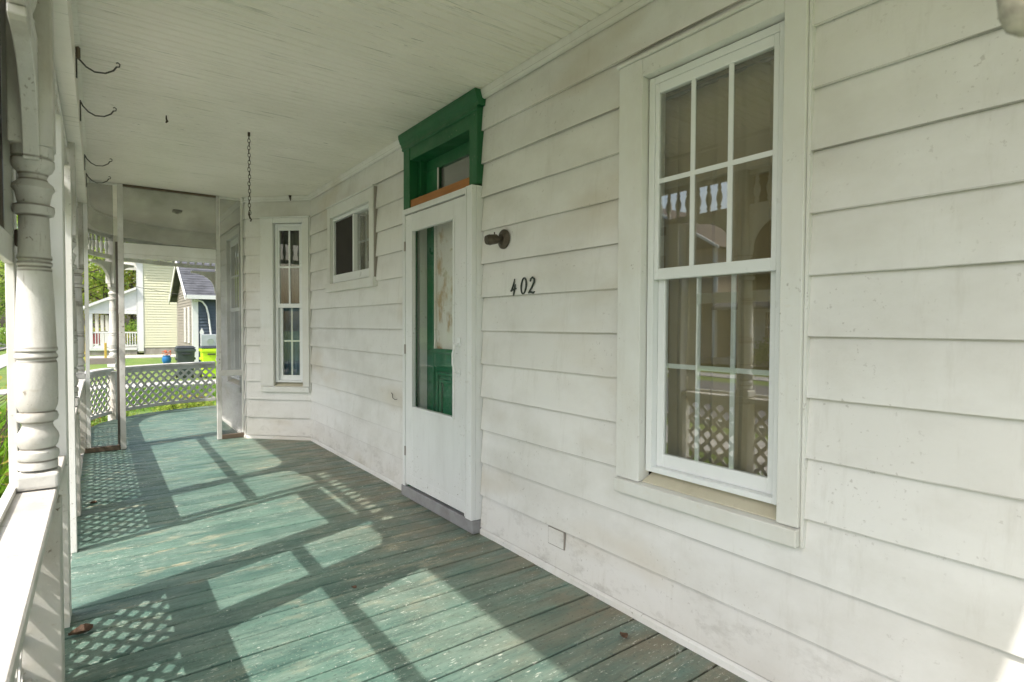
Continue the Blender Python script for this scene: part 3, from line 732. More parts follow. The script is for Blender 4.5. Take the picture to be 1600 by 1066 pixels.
for a in (4.590, 5.550): X(a, a+.03, -.05, .016, 1.766, 2.291).build('frame_jamb', 'vinyl', t, bevel=.002)
s_ = X(5.02, 5.05, -.03, .014, 1.766, 2.291).build('meeting_stile', 'vinyl', t, bevel=.002)
X(5.06, 5.54, -.004, -.002, 1.77, 2.285).build('insect_screen', 'dark', t, label='dark brown screened half')
p_ = X(4.63, 5.01, -.02, -.017, 1.77, 2.285).build('pane', 'glass', t)
X(4.81, 4.828, -.028, -.022, 1.77, 2.285).build('muntin', 'vinyl', p_)
X(4.63, 5.01, -.029, -.023, 2.02, 2.038).build('muntin', 'vinyl', p_)
curtain(MAIN, 'beige curtain inside the small slider window', 4.60, 5.58, 1.74, 2.30, -.12, 'curtain', 9, .015)

# ------------------------------------------------------------------ entrance door
t = empty('front_door', (1.9, 3.38, 0), label='dark green entrance door and casing with transom and moulded cornice', cat='door')
X = lambda *a: MB(MAIN).box(*a)
X(2.905, 2.960, -.12, .058, .0, 2.128).build('side_casing', 'green', t)
cas = X(2.870, 2.960, -.12, .060, 2.130, 2.59).build('side_casing', 'green', t, bevel=.003)
X(3.690+.09, 3.880, -.12, .060, .0, 2.59).build('side_casing', 'green', t, bevel=.003)
X(2.961, 3.779, -.12, .056, 2.475, 2.589).build('head_casing', 'green', t, bevel=.003)
MB(MAIN).prism([(-.02, 2.591), (.064, 2.591), (.068, 2.612), (.076, 2.618), (.080, 2.632), (.088, 2.652), (.090, 2.668), (.090, 2.680), (-.02, 2.680)], lambda p, q_, t_: (t_, p, q_), 2.846, 3.908).build('cornice', 'green', t)
MB(MAIN).prism([(.060, 2.560), (.070, 2.566), (.066, 2.590), (.060, 2.590)], lambda p, q_, t_: (t_, p, q_), 2.862, 3.888).build('cornice_bead', 'green', t)
# transom
X(2.961, 3.779, -.12, .050, 2.130, 2.188).build('transom_bar', 'orange', t, label='bare orange pine transom bar')
X(3.735, 3.778, -.11, -.01, 2.19, 2.474).build('transom_jamb', 'green', t)
s_ = X(2.962, 3.734, -.085, -.055, 2.392, 2.473).build('transom_sash', 'green', t)
X(3.56, 3.734, -.085, -.055, 2.190, 2.391).build('sash_stile', 'green', s_)
X(2.962, 3.02, -.085, -.055, 2.190, 2.391).build('sash_stile', 'green', s_)
X(3.021, 3.559, -.085, -.055, 2.190, 2.225).build('sash_rail', 'green', s_)
X(3.021, 3.559, -.074, -.070, 2.226, 2.391).build('pane', 'glass', s_)
X(3.545, 3.556, -.054, -.046, 2.226, 2.391).build('putty_line', 'siding', s_)
# inner door and jamb lining
X(3.741, 3.778, -.16, -.005, 0.0, 2.128).build('jamb_lining', 'trim', t)
X(2.962, 2.990, -.16, -.005, 0.0, 2.128).build('jamb_lining', 'trim', t)
dl = X(3.640, 3.738, -.105, -.060, .02, 2.12).build('door_leaf', 'greenlit', t, bevel=.003)
X(2.992, 3.10, -.105, -.060, .02, 2.12).build('stile', 'greenlit', dl, bevel=.003)
X(3.101, 3.639, -.105, -.060, 2.02, 2.12).build('rail', 'greenlit', dl)
X(3.101, 3.639, -.105, -.060, .98, 1.075).build('rail', 'greenlit', dl, bevel=.003)
X(3.101, 3.639, -.105, -.060, .02, .22).build('rail', 'greenlit', dl)
X(3.101, 3.639, -.095, -.080, .22, .98).build('panel', 'greenlit', dl)
MB(MAIN).prism([(-.083, 1.076), (-.041, 1.076), (-.037, 1.088), (-.055, 1.106), (-.083, 1.106)], lambda p, q_, t_: (t_, p, q_), 3.08, 3.66).build('sill_moulding', 'greenlit', dl)
for a, b, c_, d_ in ((3.14, 3.60, .26, .94), (3.19, 3.55, .31, .89)):
    mb = MB(MAIN); w_ = .022
    mb.box(a, a+w_, -.080, -.057, c_, d_); mb.box(b-w_, b, -.080, -.057, c_, d_); mb.box(a+w_, b-w_, -.080, -.058, c_, c_+w_); mb.box(a+w_, b-w_, -.080, -.058, d_-w_, d_)
    mb.build('panel_moulding', 'greenlit', dl, bevel=.005)
X(3.101, 3.639, -.090, -.083, 1.107, 2.019).build('door_curtain', 'peel', dl, label='stained peeling white panel behind the door glass')
X(3.620, 3.638, -.082, -.065, 1.107, 2.019).build('glazing_bead', 'siding', dl)

# storm door
t = empty('storm_door', (1.84, 3.36, .09), label='white aluminium storm door with long glass, closed over the green door', cat='door')
X(2.872, 2.903, .0, .061, .088, 2.118).build('frame_return', 'storm', t)
fm = X(2.874, 2.945, .062, .094, .088, 2.118).build('frame_post', 'storm', t, bevel=.002)
X(3.800, 3.838, .062, .090, .088, 2.118).build('frame_post', 'storm', t, bevel=.002)
X(2.946, 3.799, .062, .090, 2.079, 2.117).build('frame_head', 'storm', t, bevel=.002)
X(2.930, 2.944, .095, .099, .10, 2.10).build('frame_bead', 'storm', fm)
lf = X(2.956, 3.105, .060, .084, .108, 2.070).build('door_stile', 'storm', t, bevel=.002)
X(3.680, 3.796, .060, .084, .108, 2.070).build('door_stile', 'storm', t, bevel=.002)
X(3.106, 3.679, .060, .083, 1.945, 2.069).build('door_rail', 'storm', t, bevel=.001)
X(3.106, 3.679, .060, .083, .109, .690).build('kick_panel', 'storm', t)
X(2.958, 3.794, .085, .087, .112, .185).build('bottom_sweep', 'storm', t)
mb = MB(MAIN)
for a, b, c_, d_ in ((3.090, 3.106, .674, 1.961), (3.679, 3.695, .674, 1.961)): mb.box(a, b, .0845, .0905, c_, d_)
mb.box(3.107, 3.678, .0845, .0905, 1.945, 1.961); mb.box(3.107, 3.678, .0845, .0905, .674, .690); mb.build('glass_bead', 'storm', t, bevel=.001)
X(3.107, 3.678, .070, .073, .691, 1.944).build('pane', 'glassdoor', t)
for zh in (.35, 1.10, 1.85): X(3.790, 3.806, .0845, .0925, zh-.035, zh+.035).build('hinge', 'greyboard', t, bevel=.002)
h = MB(MAIN).tube([(3.028, .088, 1.165), (3.030, .118, 1.15), (3.034, .130, 1.10), (3.036, .128, 1.03), (3.030, .112, .985), (3.028, .088, .975)], .008, 8).build('pull_handle', 'vinyl', t, smooth=True)
X(3.010, 3.046, .0845, .094, 1.14, 1.20).build('handle_plate', 'vinyl', h, bevel=.004)
X(3.014, 3.042, .0845, .092, .955, 1.0).build('handle_plate', 'vinyl', h, bevel=.004)
t = X(2.872, 3.878, -.12, .082, .003, .083).build('door_threshold', 'greydoor', bevel=.004); tag(t, 'worn grey metal threshold under the storm door', 'threshold')

# ------------------------------------------------------------------ wall lamp, number, vent plate
t = empty('wall_lamp', (1.868, 2.63, 1.77), label='small dark bronze bulb-less wall lamp above the house number', cat='wall lamp')
mb = MB(); mb.lathe([(.056, .0), (.056, -.006), (.050, -.010), (.034, -.016), (.030, -.022), (.001, -.024)], (1.872, 2.632, 1.768), 28, 'x'); mb.build('back_plate', 'bronze', t, smooth=True)
ax = Vector((-.93, .10, -.16)).normalized(); c0 = Vector((1.853, 2.632, 1.770))
mb = MB(); mb.tube([c0+ax*s for s in (0, .03, .031, .075, .076, .098)], [.014, .015, .027, .030, .031, .025], 18); mb.build('socket', 'bronze', t)
mb = MB(); mb.tube([c0+ax*.045+Vector((0, 0, .026)), c0+ax*.045+Vector((0, 0, .04))], .004, 8); mb.build('set_screw', 'bronze', t)
def stroke(wall, pts, w, d0, d1):
    m_ = MB(wall); rings = []
    for i, (u, z, k) in enumerate(pts):
        a = pts[max(i-1, 0)]; b = pts[min(i+1, len(pts)-1)]; dx, dz = b[0]-a[0], b[1]-a[1]; l = math.hypot(dx, dz) or 1
        nx, nz = -dz/l*w*k/2, dx/l*w*k/2
        rings.append([(u+nx, d0, z+nz), (u-nx, d0, z-nz), (u-nx, d1, z-nz), (u+nx, d1, z+nz)])
    return m_, rings
t = empty('house_number', (1.868, 2.44, 1.44), label='black brush-style house number 402 beside the door', cat='house number')
def glyph(strokes, u_left, z0, w, h, slant=.2):
    """strokes in 0..1 box seen from the porch; +x of the glyph runs towards -u"""
    m_ = MB(MAIN)
    for k, st in enumerate(strokes):
        pts = [(u_left-(x+slant*(yv-.5))*w, z0+yv*h, kk) for x, yv, kk in st]
        _, rings = stroke(None, pts, .0086, .0295+.001*k, .0345+.001*k)
        m_.loft(rings)
    return m_
zb = 1.447
glyph([[(.52, 1.0, .5), (.40, .70, .9), (.10, .30, 1), (.0, .22, .8)], [(.0, .25, .9), (.4, .33, 1.1), (.95, .38, .5)], [(.74, .66, .6), (.66, .3, 1.2), (.56, -.06, .7)]], 2.555, zb, .052, .088).build('digit', 'digit', t, label='digit 4')
glyph([[(.5+.42*cos(a)*1.0, .5+.5*sin(a), 1.15-.35*abs(sin(a))) for a in [i*2*pi/20 for i in range(21)]]], 2.467, zb+.002, .052, .086).build('digit', 'digit', t, label='digit 0')
glyph([[(.10, .74, .7), (.16, .9, .9), (.42, 1.0, 1), (.72, .88, 1.2), (.72, .66, 1.2), (.45, .36, 1), (.05, .06, .8), (.0, .0, .7)], [(.0, .04, .9), (.4, .07, 1.3), (.75, .0, 1.1), (.98, .08, .5)]], 2.392, zb+.003, .054, .084).build('digit', 'digit', t, label='digit 2')
t = empty('cover_plate', (1.868, 2.16, .15), label='small painted-over rectangular cover plate low on the wall', cat='cover plate')
X(2.105, 2.221, .024, .0325, .150, .234).build('plate', 'siding', t, bevel=.002)
X(2.101, 2.225, .020, .0285, .146, .238).build('gasket', 'greyboard', t)
o = MB(MAIN).tube([(4.17, .028, .735), (4.13, .036, .728), (4.09, .055, .708), (4.03, .062, .700), (4.00, .058, .706)], .0026, 6).build('wire_stub', 'iron', smooth=True)
tag(o, 'short bent wire sticking out of the siding left of the storm door', 'wire')

# ------------------------------------------------------------------ plant hooks, chain, small ceiling things
def hook(label, yy):
    t = empty('plant_hook', (-.07, yy, 2.6), label=label, cat='plant hook', group='iron plant hooks on the porch beam')
    B(-.078, -.071, yy-.009, yy+.009, 2.53, 2.655).build('mounting_strip', 'iron', t)
    MB().tube([(-.072, yy, 2.648), (-.062, yy, 2.625), (-.035, yy, 2.595), (0, yy, 2.578), (.045, yy, 2.583), (.08, yy, 2.606), (.094, yy, 2.630)], .0043, 7).build('arm', 'iron', t, smooth=True)
    MB().tube([(.094, yy, 2.628), (.106, yy, 2.632), (.108, yy, 2.645), (.099, yy, 2.652), (.092, yy, 2.647)], .0036, 6).build('curl', 'iron', t, smooth=True)
    return t
hook('plant hook nearest the camera, below a brown hole in the beam', 3.66)
hook('second plant hook along the porch beam', 4.42)
hook('third plant hook along the beam, the nearer of the far pair', 5.80)
hook('farthest plant hook beside the screen partition', 6.50)
o = B(-.076, -.056, 3.575, 3.61, 2.60, 2.662).build('nest', 'brown', bevel=.009); tag(o, 'brown mud nest stuck on the beam above the first plant hook', 'insect nest')
# chain of links
t = empty('hanging_chain', (.907, 4.511, CEIL), label='long rusty swing chain hanging from the ceiling', cat='chain')
o0 = None; z = CEIL-.035; i = 0
B(.899, .915, 4.503, 4.519, CEIL-.03, CEIL+.003).build('eye_screw', 'rust', t, bevel=.004)
while z > 2.06:
    if i < 2:
        pts = [(0, .0085*cos(a), .017*sin(a)) if i == 0 else (.0085*cos(a), 0, .017*sin(a)) for a in [k*2*pi/12 for k in range(12)]]
        m_ = MB(lambda x, yy, zz: (x+.907, yy+4.511, zz+z)); m_.tube(pts+[pts[0]], .0022, 5); o = m_.build('link', 'rust', t, smooth=True)
        if i == 0: o0 = o
        else: o1 = o
    else:
        src = o0 if i % 2 == 0 else o1
        o = bpy.data.objects.new('link', src.data); COL.objects.link(o); o.parent = t; o.location = Vector((.907+.002*sin(i*1.3), 4.511, z))-WL[t.name]
    z -= .0262; i += 1
MB().tube([(.907, 4.511, 2.10), (.899, 4.505, 2.085), (.907, 4.5, 2.06), (.917, 4.505, 2.05), (.913, 4.511, 2.035)], .005, 7).build('snap_hook', 'rust', t, smooth=True)
o = MB().tube([(.387, 4.492, CEIL+.002), (.387, 4.492, CEIL-.02), (.392, 4.492, CEIL-.036), (.384, 4.492, CEIL-.048)], [.004, .005, .008, .004], 7).build('ceiling_hook', 'rust', smooth=True); tag(o, 'short rusty hook left alone in the ceiling left of the chain', 'hook')
t = empty('ceiling_box', (.80, 8.1, CEIL), label='small square junction cover on the ceiling beyond the partition', cat='junction box')
B(.75, .85, 8.05, 8.15, CEIL-.03, CEIL-.002).build('cover', 'greyboard', t, bevel=.004); B(.78, .82, 8.08, 8.12, CEIL-.045, CEIL-.0305).build('knockout', 'greyboard', t, bevel=.004)
o = MB().tube([(1.70, 6.42, CEIL-.002), (1.70, 6.42, CEIL-.02), (1.705, 6.42, CEIL-.06)], [.018, .010, .003], 8).build('ceiling_bolt', 'rust'); tag(o, 'dark bolt head in the ceiling over the narrow bay window', 'bolt')

# dry leaves on the boards
def dry_leaf(label, x, yy, z, s, rz, seed):
    r_ = random.Random(seed); m_ = MB(lambda a, b, c_: (x+(a*cos(rz)-b*sin(rz))*s, yy+(a*sin(rz)+b*cos(rz))*s, z+c_*s)); pts = []
    n = 10
    for i in range(n+1):
        t_ = i/n; w_ = .34*sin(pi*min(1, t_*1.02))**.7*(1+.15*r_.random())
        for j, q_ in enumerate((-1, -.5, 0, .5, 1)):
            pts.append((t_-.5, w_*q_, .16*abs(q_)**1.5+.07*sin(t_*5+j)+.03*r_.random()))
    o = m_.add(pts, [(i*5+j, i*5+j+1, i*5+j+6, i*5+j+5) for i in range(n) for j in range(4)]).build('dry_leaf', 'leafdry', norm=False)
    md = o.modifiers.new('thick', 'SOLIDIFY'); md.thickness = .0012
    tag(o, label, 'leaf', 'dry leaves on the porch floor')
dry_leaf('curled brown leaf against the foot of the door jamb', -.075, 2.88, .008, .085, .3, 1)
dry_leaf('small orange brown leaf near the wall below the large window', 1.72, 1.56, .004, .045, 1.3, 2)
dry_leaf('tiny brown leaf in the sunlit floor patch', .98, 2.62, .004, .032, 2.1, 4)
dry_leaf('dark leaf near the left edge beyond the door opening', -.05, 4.95, .004, .05, .2, 5)

# knotted rope end close to the camera, upper right
rx, ry, rz_ = .742, .156, 1.578
t = empty('rope_end', (rx, ry, 1.6), label='pale knotted rope end hanging close to the camera at the top right corner', cat='rope')
MB().tube([(rx+.02, ry, CEIL), (rx+.012, ry, 2.2), (rx+.006, ry, 1.85), (rx+.004, ry, rz_+.03)], .009, 10).build('rope', 'rope', t, smooth=True)
MB().lathe([(.010, .070), (.018, .055), (.024, .032), (.022, .012), (.016, -.004), (.006, -.012)], (rx+.004, ry, rz_), 16).build('knot', 'rope', t, smooth=True)

# ================================================================== neighbourhood
def lap(mb, x0, x1, yf, z0, z1, pitch, T=None, t=.04):
    """horizontal lap siding on a wall facing -y at y=yf (local)"""
    z = z0
    while z < z1-.01:
        zt = min(z+pitch, z1)
        mb.add([(x0, yf-t, z), (x1, yf-t, z), (x1, yf-.002, zt), (x0, yf-.002, zt), (x0, yf+.05, z), (x1, yf+.05, z), (x1, yf+.05, zt), (x0, yf+.05, zt)],
               [(0, 1, 2, 3), (4, 7, 6, 5), (0, 4, 5, 1), (3, 2, 6, 7), (0, 3, 7, 4), (1, 5, 6, 2)])
        z += pitch
    return mb
def far_window(t, x0, x1, z0, z1, yf, frame='white', name='window', wdt=.07):
    mb = MB(); d0, d1 = yf-.05, yf
    mb.box(x0-wdt, x0, d0, d1, z0-wdt, z1+wdt); mb.box(x1, x1+wdt, d0, d1, z0-wdt, z1+wdt)
    mb.box(x0, x1, d0, d1, z1, z1+wdt); mb.box(x0, x1, d0, d1, z0-wdt, z0); mb.box(x0, x1, d0+.01, d1, (z0+z1)/2-.025, (z0+z1)/2+.025)
    w_ = mb.build(name, frame, t); B(x0, x1, yf-.02, yf-.01, z0, z1).build('pane', 'glass', w_)
    B(x0, x1, yf-.008, yf-.002, z0, z1).build('dark_backing', 'dark', w_)  # dark sheet behind the pane in place of a room

# --- pale yellow house -------------------------------------------------
yh = empty('yellow_house', (1.88, 40.4, G), radians(-7), label='pale yellow two storey house with a white railed side porch', cat='house')
mb = MB(); lap(mb, .30, 9.0, 0, .42, 6.9, .155); mb.build('siding', 'yellow', yh)
B(.02, 9, .06, 9, .1, 6.9).build('wall', 'yellow', yh)
B(0, .30, -.06, .06, .2, 6.6).build('corner_board', 'white', yh); B(-.03, .02, -.06, .30, .2, 6.6).build('corner_board', 'white', yh)
B(.31, 6.0, -.01, .05, .0, .40).build('foundation', 'greyboard', yh)
B(3.2, 3.7, -.40, -.04, .0, .55).build('ac_unit', 'white', yh)
# second storey bay and eaves
B(-.5, 9.4, -.55, 9.3, 5.95, 6.15).build('eave', 'white', yh)
MB().prism([(-.6, 6.16), (4.6, 9.2), (9.6, 6.16)], lambda p, q_, t_: (p, t_, q_), -.6, 9.4).build('roof', 'shingle', yh)
B(-1.4, -.03, 1.2, 4.0, 5.35, 5.6).build('porch_upper_eave', 'white', yh)
far_window(yh, 2.35, 2.75, .95, 2.45, -.03)
# side porch
PX = -2.35
MB().prism([(PX-.35, 2.62), (-.04, 3.88), (-.04, 4.02), (PX-.40, 2.76)], lambda p, q_, t_: (p, t_, q_), -.25, 7.5).build('porch_roof', 'white', yh)
MB().prism([(PX-.30, 2.64), (-.04, 2.64), (-.04, 3.86)], lambda p, q_, t_: (p, t_, q_), -.02, .05).build('porch_gable', 'white', yh)
B(PX-.2, -.04, -.05, .08, 2.42, 2.63).build('porch_beam', 'white', yh)
B(PX-.05, -.04, -.08, 7.0, .28, .42).build('porch_deck', 'white', yh)
mb = MB()
for i in range(22): mb.box(PX+i*.105, PX+i*.105+.095, -.02, .0, .0, .27)
mb.build('porch_skirt', 'greyboard', yh)
for x_, y_ in ((PX, 0), (PX, 2.3), (PX, 4.6), (PX, 6.8)): B(x_, x_+.17, y_-.06, y_+.11, .43, 2.41).build('porch_column', 'white', yh)
B(PX+.18, -.05, -.02, .05, 1.28, 1.36).build('porch_railing', 'white', yh); B(PX+.18, -.05, -.02, .05, .50, .56).build('porch_railing', 'white', yh)
for i in range(16): B(PX+.27+i*.128, PX+.315+i*.128, -.005, .035, .561, 1.279).build('baluster', 'white', yh)
for i in range(12): B(PX+.05, PX+.10, .4+i*.5, .44+i*.5, .561, 1.279).build('baluster', 'white', yh)
B(PX+.05, PX+.11, .2, 6.8, 1.28, 1.35).build('porch_railing', 'white', yh)
o = B(-.35, .05, 41.2, 41.28, .1, .75).build('red_cloth', 'redcloth'); tag(o, 'dark red cloth behind the balusters of the yellow house porch', 'cloth')
o = B(.55, 1.30, 41.3, 41.38, .1, .72).build('red_cloth', 'redcloth'); tag(o, 'second red cloth behind the porch railing, nearer the yellow wall', 'cloth')

# --- grey blue house ----------------------------------------------------
gh = empty('grey_house', (3.1, 26, G), local=1, label='dark blue grey single storey house with slate shingle roof', cat='house')
mb = MB(); lap(mb, .16, 9, 0, .25, 2.92, .125); mb.build('siding', 'navy', gh)
B(.0, .16, -.05, .05, .1, 2.93).build('corner_board', 'white', gh)
B(.05, 9, .06, 5.7, .0, 2.92).build('wall', 'beigesid', gh)
B(.1, 9, -.015, .05, .0, .24).build('foundation', 'concrete', gh)
mb = MB()   # greige siding on the gable end, facing -x
z = .25
while z < 4.3:
    hh = 5.7 if z < 2.9 else 5.7*(1-(z-2.9)/1.6)
    if hh > .2: mb.box(-.03-.0, .04, 2.85-hh/2+.06, 2.85+hh/2-.06, z, z+.118); mb.box(-.045, -.03, 2.85-hh/2+.06, 2.85+hh/2-.06, z, z+.03)
    z += .125
mb.build('gable_siding', 'beigesid', gh)
B(-.05, .0, -.05, .15, .1, 2.92).build('corner_board', 'white', gh)
for y0_ in (.75, 2.0):
    mb = MB(); mb.box(-.085, -.046, y0_, y0_+.42, 1.05, 2.55); o = mb.build('window', 'white', gh)
    B(-.09, -.0855, y0_+.18, y0_+.24, 1.1, 2.5).build('shutter_gap', 'beigesid', o)
zr, ze = 4.62, 2.93
def slope(y0_, y1_, z0_, z1_, th, mat, nm, x0=-.30, x1=9.3, n=15):
    mb = MB()
    for i in range(n):
        a = i/n; b = (i+1)/n+.004
        ya, yb = y0_+(y1_-y0_)*a, y0_+(y1_-y0_)*b; za, zb_ = z0_+(z1_-z0_)*a, z0_+(z1_-z0_)*b
        mb.add([(x0, ya, za+.018), (x1, ya, za+.018), (x1, yb, zb_), (x0, yb, zb_), (x0, ya, za-th), (x1, ya, za-th), (x1, yb, zb_-th), (x0, yb, zb_-th)],
               [(0, 1, 2, 3), (4, 7, 6, 5), (0, 4, 5, 1), (3, 2, 6, 7), (0, 3, 7, 4), (1, 5, 6, 2)])
    return mb.build(nm, mat, gh)
slope(-.30, 2.86, 2.96, zr, .06, 'shingle', 'roof'); slope(6.0, 2.86, 2.96, zr, .06, 'shingle', 'roof')
B(-.28, 9.3, -.36, -.31, 2.84, 3.0).build('gutter', 'white', gh); B(.0, 9.3, -.30, -.0, 2.925, 2.945).build('soffit', 'white', gh)
for ya, yb in ((-.33, 2.86), (6.03, 2.86)):
    MB().add([(-.34, ya, 2.80), (-.34, yb, zr-.16), (-.34, yb, zr+.03), (-.34, ya, 3.0), (-.302, ya, 2.80), (-.302, yb, zr-.16), (-.302, yb, zr+.03), (-.302, ya, 3.0)],
             [(0, 1, 2, 3), (4, 7, 6, 5), (0, 4, 5, 1), (3, 2, 6, 7), (0, 3, 7, 4), (1, 5, 6, 2)]).build('rake_board', 'white', gh)
bx = B(.22, 1.05, -.28, -.055, .82, 1.42).build('meter_box', 'metergrey', gh, bevel=.02)
MB(lambda x, yy, z: (x+.55, -yy-.282, z+1.13)).add(*(lambda n: ([(.12*cos(2*pi*k/n), h, .12*sin(2*pi*k/n)) for h in (0, .07) for k in range(n)], [tuple(range(n, 2*n))]+[(k, (k+1) % n, n+(k+1) % n, n+k) for k in range(n)]))(20)).build('meter_dial', 'glass', bx)
MB().tube([(.60, -.14, 1.42), (.52, -.14, 2.2), (.44, -.14, 2.55), (.30, -.14, 2.75), (.12, -.14, 2.80), (.0, -.2, 2.78)], .035, 8).build('service_conduit', 'white', gh, smooth=True)
MB().prism([(.20, 1.43), (.32, 1.43), (.34, 1.50), (.26, 1.68), (.18, 1.50)], lambda p, q_, t_: (p, t_, q_), -.24, -.20).build('finial', 'white', gh)

# --- trash bins ----------------------------------------------------------
def bin_(label, x, yy, mat, w=.54):
    t = empty('trash_bin', (x, yy, G), label=label, cat='trash bin', group='wheeled trash bins by the grey house')
    h = 1.02; b = w*.40; tp = w*.5
    MB().loft([[(x-b, yy-b, G+.04), (x+b, yy-b, G+.04), (x+b, yy+b, G+.04), (x-b, yy+b, G+.04)], [(x-tp, yy-tp, G+h), (x+tp, yy-tp, G+h), (x+tp, yy+tp, G+h), (x-tp, yy+tp, G+h)]]).build('body', mat, t, bevel=.03, segs=3)
    B(x-tp-.02, x+tp+.02, yy-tp-.02, yy+tp+.02, G+h-.12, G+h-.03).build('rim', mat, t, bevel=.012, segs=2)
    MB().loft([[(x-tp-.03, yy-tp-.03, G+h), (x+tp+.03, yy-tp-.03, G+h), (x+tp+.03, yy+tp+.06, G+h), (x-tp-.03, yy+tp+.06, G+h)], [(x-tp+.05, yy-tp+.06, G+h+.07), (x+tp-.05, yy-tp+.06, G+h+.07), (x+tp-.05, yy+tp, G+h+.07), (x-tp+.05, yy+tp, G+h+.07)]]).build('lid', 'binlid', t, bevel=.015, segs=2)
    for sx_ in (-1, 1): B(x+sx_*tp*.93-.045, x+sx_*tp*.93+.045, yy-tp*.6, yy+tp*.6, G+.62, G+.70).build('side_handle', mat, t, bevel=.015)
    B(x-.12, x+.12, yy-tp-.035, yy-tp*.92, G+.80, G+.84).build('lift_bar', 'binlid', t, bevel=.008)
    for dz, wd in ((.44, .09), (.36, .12)): B(x-wd, x+wd, yy-tp*.93-.012, yy-tp*.85, G+dz, G+dz+.045).build('raised_mark', 'binlid', t)
    for sx_ in (-1, 1): MB().lathe([(.11, -.03), (.11, .03)], (x+sx_*(b+.02), yy+b, G+.11), 16, 'x').build('wheel', 'binlid', t)
    return t
bin_('dark green grey wheeled trash bin beside the lime one', 2.36, 22, 'binG')
bin_('bright lime green wheeled trash bin at the doorway edge', 3.06, 21.6, 'binL', .58)
t = empty('flower_pot', (2.48, 30, G), label='blue pot of orange flowers on the grass left of the bins', cat='flower pot')
MB().lathe([(.10, 0), (.17, .10), (.19, .24), (.15, .36), (.17, .40), (.13, .40)], (2.48, 30, G), 20).build('pot', 'bluepot', t, smooth=True)
mb = MB(); rr = random.Random(2)
for i in range(26):
    x, yy, z = 2.48+rr.uniform(-.17, .17), 30+rr.uniform(-.17, .17), G+.42+rr.random()*.20
    mb.lathe([(.001, -.02), (.035, 0), (.03, .02), (.001, .015)], (x, yy, z), 6)
mb.build('blossoms', 'petalO', t)

# --- plants --------------------------------------------------------------
def quad_leaf(mb, c, s, rr, up=.3):
    d = Vector((rr.gauss(0, 1), rr.gauss(0, 1), rr.gauss(0, 1)+up)).normalized(); a = d.orthogonal().normalized(); q_ = rr.random()*6.28
    a = (Matrix.Rotation(q_, 3, d) @ a); b = d.cross(a); s1, s2 = s*(.7+.6*rr.random()), s*.55
    c = Vector(c); mb.add([c-a*s1, c-b*s2, c+a*s1, c+b*s2], [(0, 1, 2, 3)])
def clump(label, x, yy, z, h, n, mat, seed, group, spread=.5, cat='plant', name='leafy_plant', flower=None):
    rr = random.Random(seed); mb = MB()
    t = empty(name, (x, yy, z), label=label, cat=cat, group=group)
    for i in range(n):
        a = rr.random()*2*pi; l = h*(.7+.5*rr.random()); le = spread*(.3+rr.random()); w_ = .011+.009*rr.random()
        r0 = .06*rr.random(); px, py = -sin(a), cos(a); pts = []
        for k in range(5):
            q_ = k/4; r_ = r0+le*q_**1.7; zz = l*(q_*1.35-.38*q_**2.6); ww = w_*(1-q_**2.2)+.001
            cx_, cy_ = x+cos(a)*r_, yy+sin(a)*r_
            pts += [(cx_+px*ww, cy_+py*ww, z+zz), (cx_-px*ww, cy_-py*ww, z+zz)]
        mb.add(pts, [(2*k, 2*k+1, 2*k+3, 2*k+2) for k in range(4)])
    mb.build('leaves', mat, t, norm=False)
    if flower:
        mb = MB()
        for i in range(7):
            fx, fy = x+rr.uniform(-.3, .3), yy+rr.uniform(-.3, .3); zz = z+h*(.8+.4*rr.random())
            mb.lathe([(.004, -.03), (.02, -.01), (.045, .03), (.02, .02)], (fx, fy, zz), 6)
        mb.build('flowers', flower, t)
    return t
i = 0
for (x, yy) in [(-.62, 5.2), (-.80, 6.0), (-.72, 6.9), (-1.05, 7.6), (-.85, 8.4), (-1.2, 9.2), (-1.0, 10.2), (-1.35, 11.0)]:
    clump(['tall strap leaved green plant in the porch bed, first past the steps', 'second strap leaved plant of the porch bed', 'third strap leaved plant of the porch bed', 'fourth strap leaved plant of the porch bed', 'fifth strap leaved plant of the porch bed', 'sixth strap leaved plant of the porch bed', 'seventh strap leaved plant of the porch bed', 'last strap leaved plant at the end of the porch bed'][i], x, yy, G+.02, .62, 70, 'blade', 20+i, 'strap leaved plants in the porch bed'); i += 1
for i, (x, yy, fl_) in enumerate([(-.9, .8, None), (-1.2, 1.8, 'petalY'), (-.8, 2.6, None)]):
    clump(['green plant in the bed behind the photographer', 'yellow flowering plant in the near bed', 'green plant in the bed before the steps'][i], x, yy, G+.02, .45, 50, 'blade', 40+i, 'plants in the near bed', flower=fl_)
def bush(label, x, yy, r, h, n, mat, seed, group='bushes around the porch corner', fl_=None, s=.035):
    rr = random.Random(seed); t = empty('bush', (x, yy, G), label=label, cat='bush', group=group); mb = MB()
    for i in range(n):
        a = rr.random()*2*pi; q_ = rr.random(); e = acos_ = math.acos(1-1.3*rr.random() if rr.random() < .8 else 0) if True else 0
        rad = (.55+.5*rr.random())*(1+.25*sin(a*3+seed))
        quad_leaf(mb, (x+r*rad*cos(a)*sin(e), yy+r*rad*sin(a)*sin(e), G+h*.35+h*.62*rad*cos(e)), s, rr)
    mb.build('foliage', mat, t, norm=False)
    mb = MB()
    for k in range(7):
        a = k*.9+seed; mb.tube([(x, yy, G), (x+r*.3*cos(a), yy+r*.3*sin(a), G+h*.4), (x+r*.7*cos(a), yy+r*.7*sin(a), G+h*.85)], [.012, .008, .003], 5)
    mb.build('stems', 'bark', t)
    if fl_:
        mb = MB()
        for k in range(16):
            a = rr.random()*6.28; mb.lathe([(.003, -.02), (.03, 0), (.035, .02), (.003, .012)], (x+r*cos(a)*rr.random(), yy+r*sin(a)*rr.random(), G+h*(.7+.35*rr.random())), 6)
        mb.build('flowers', fl_, t)
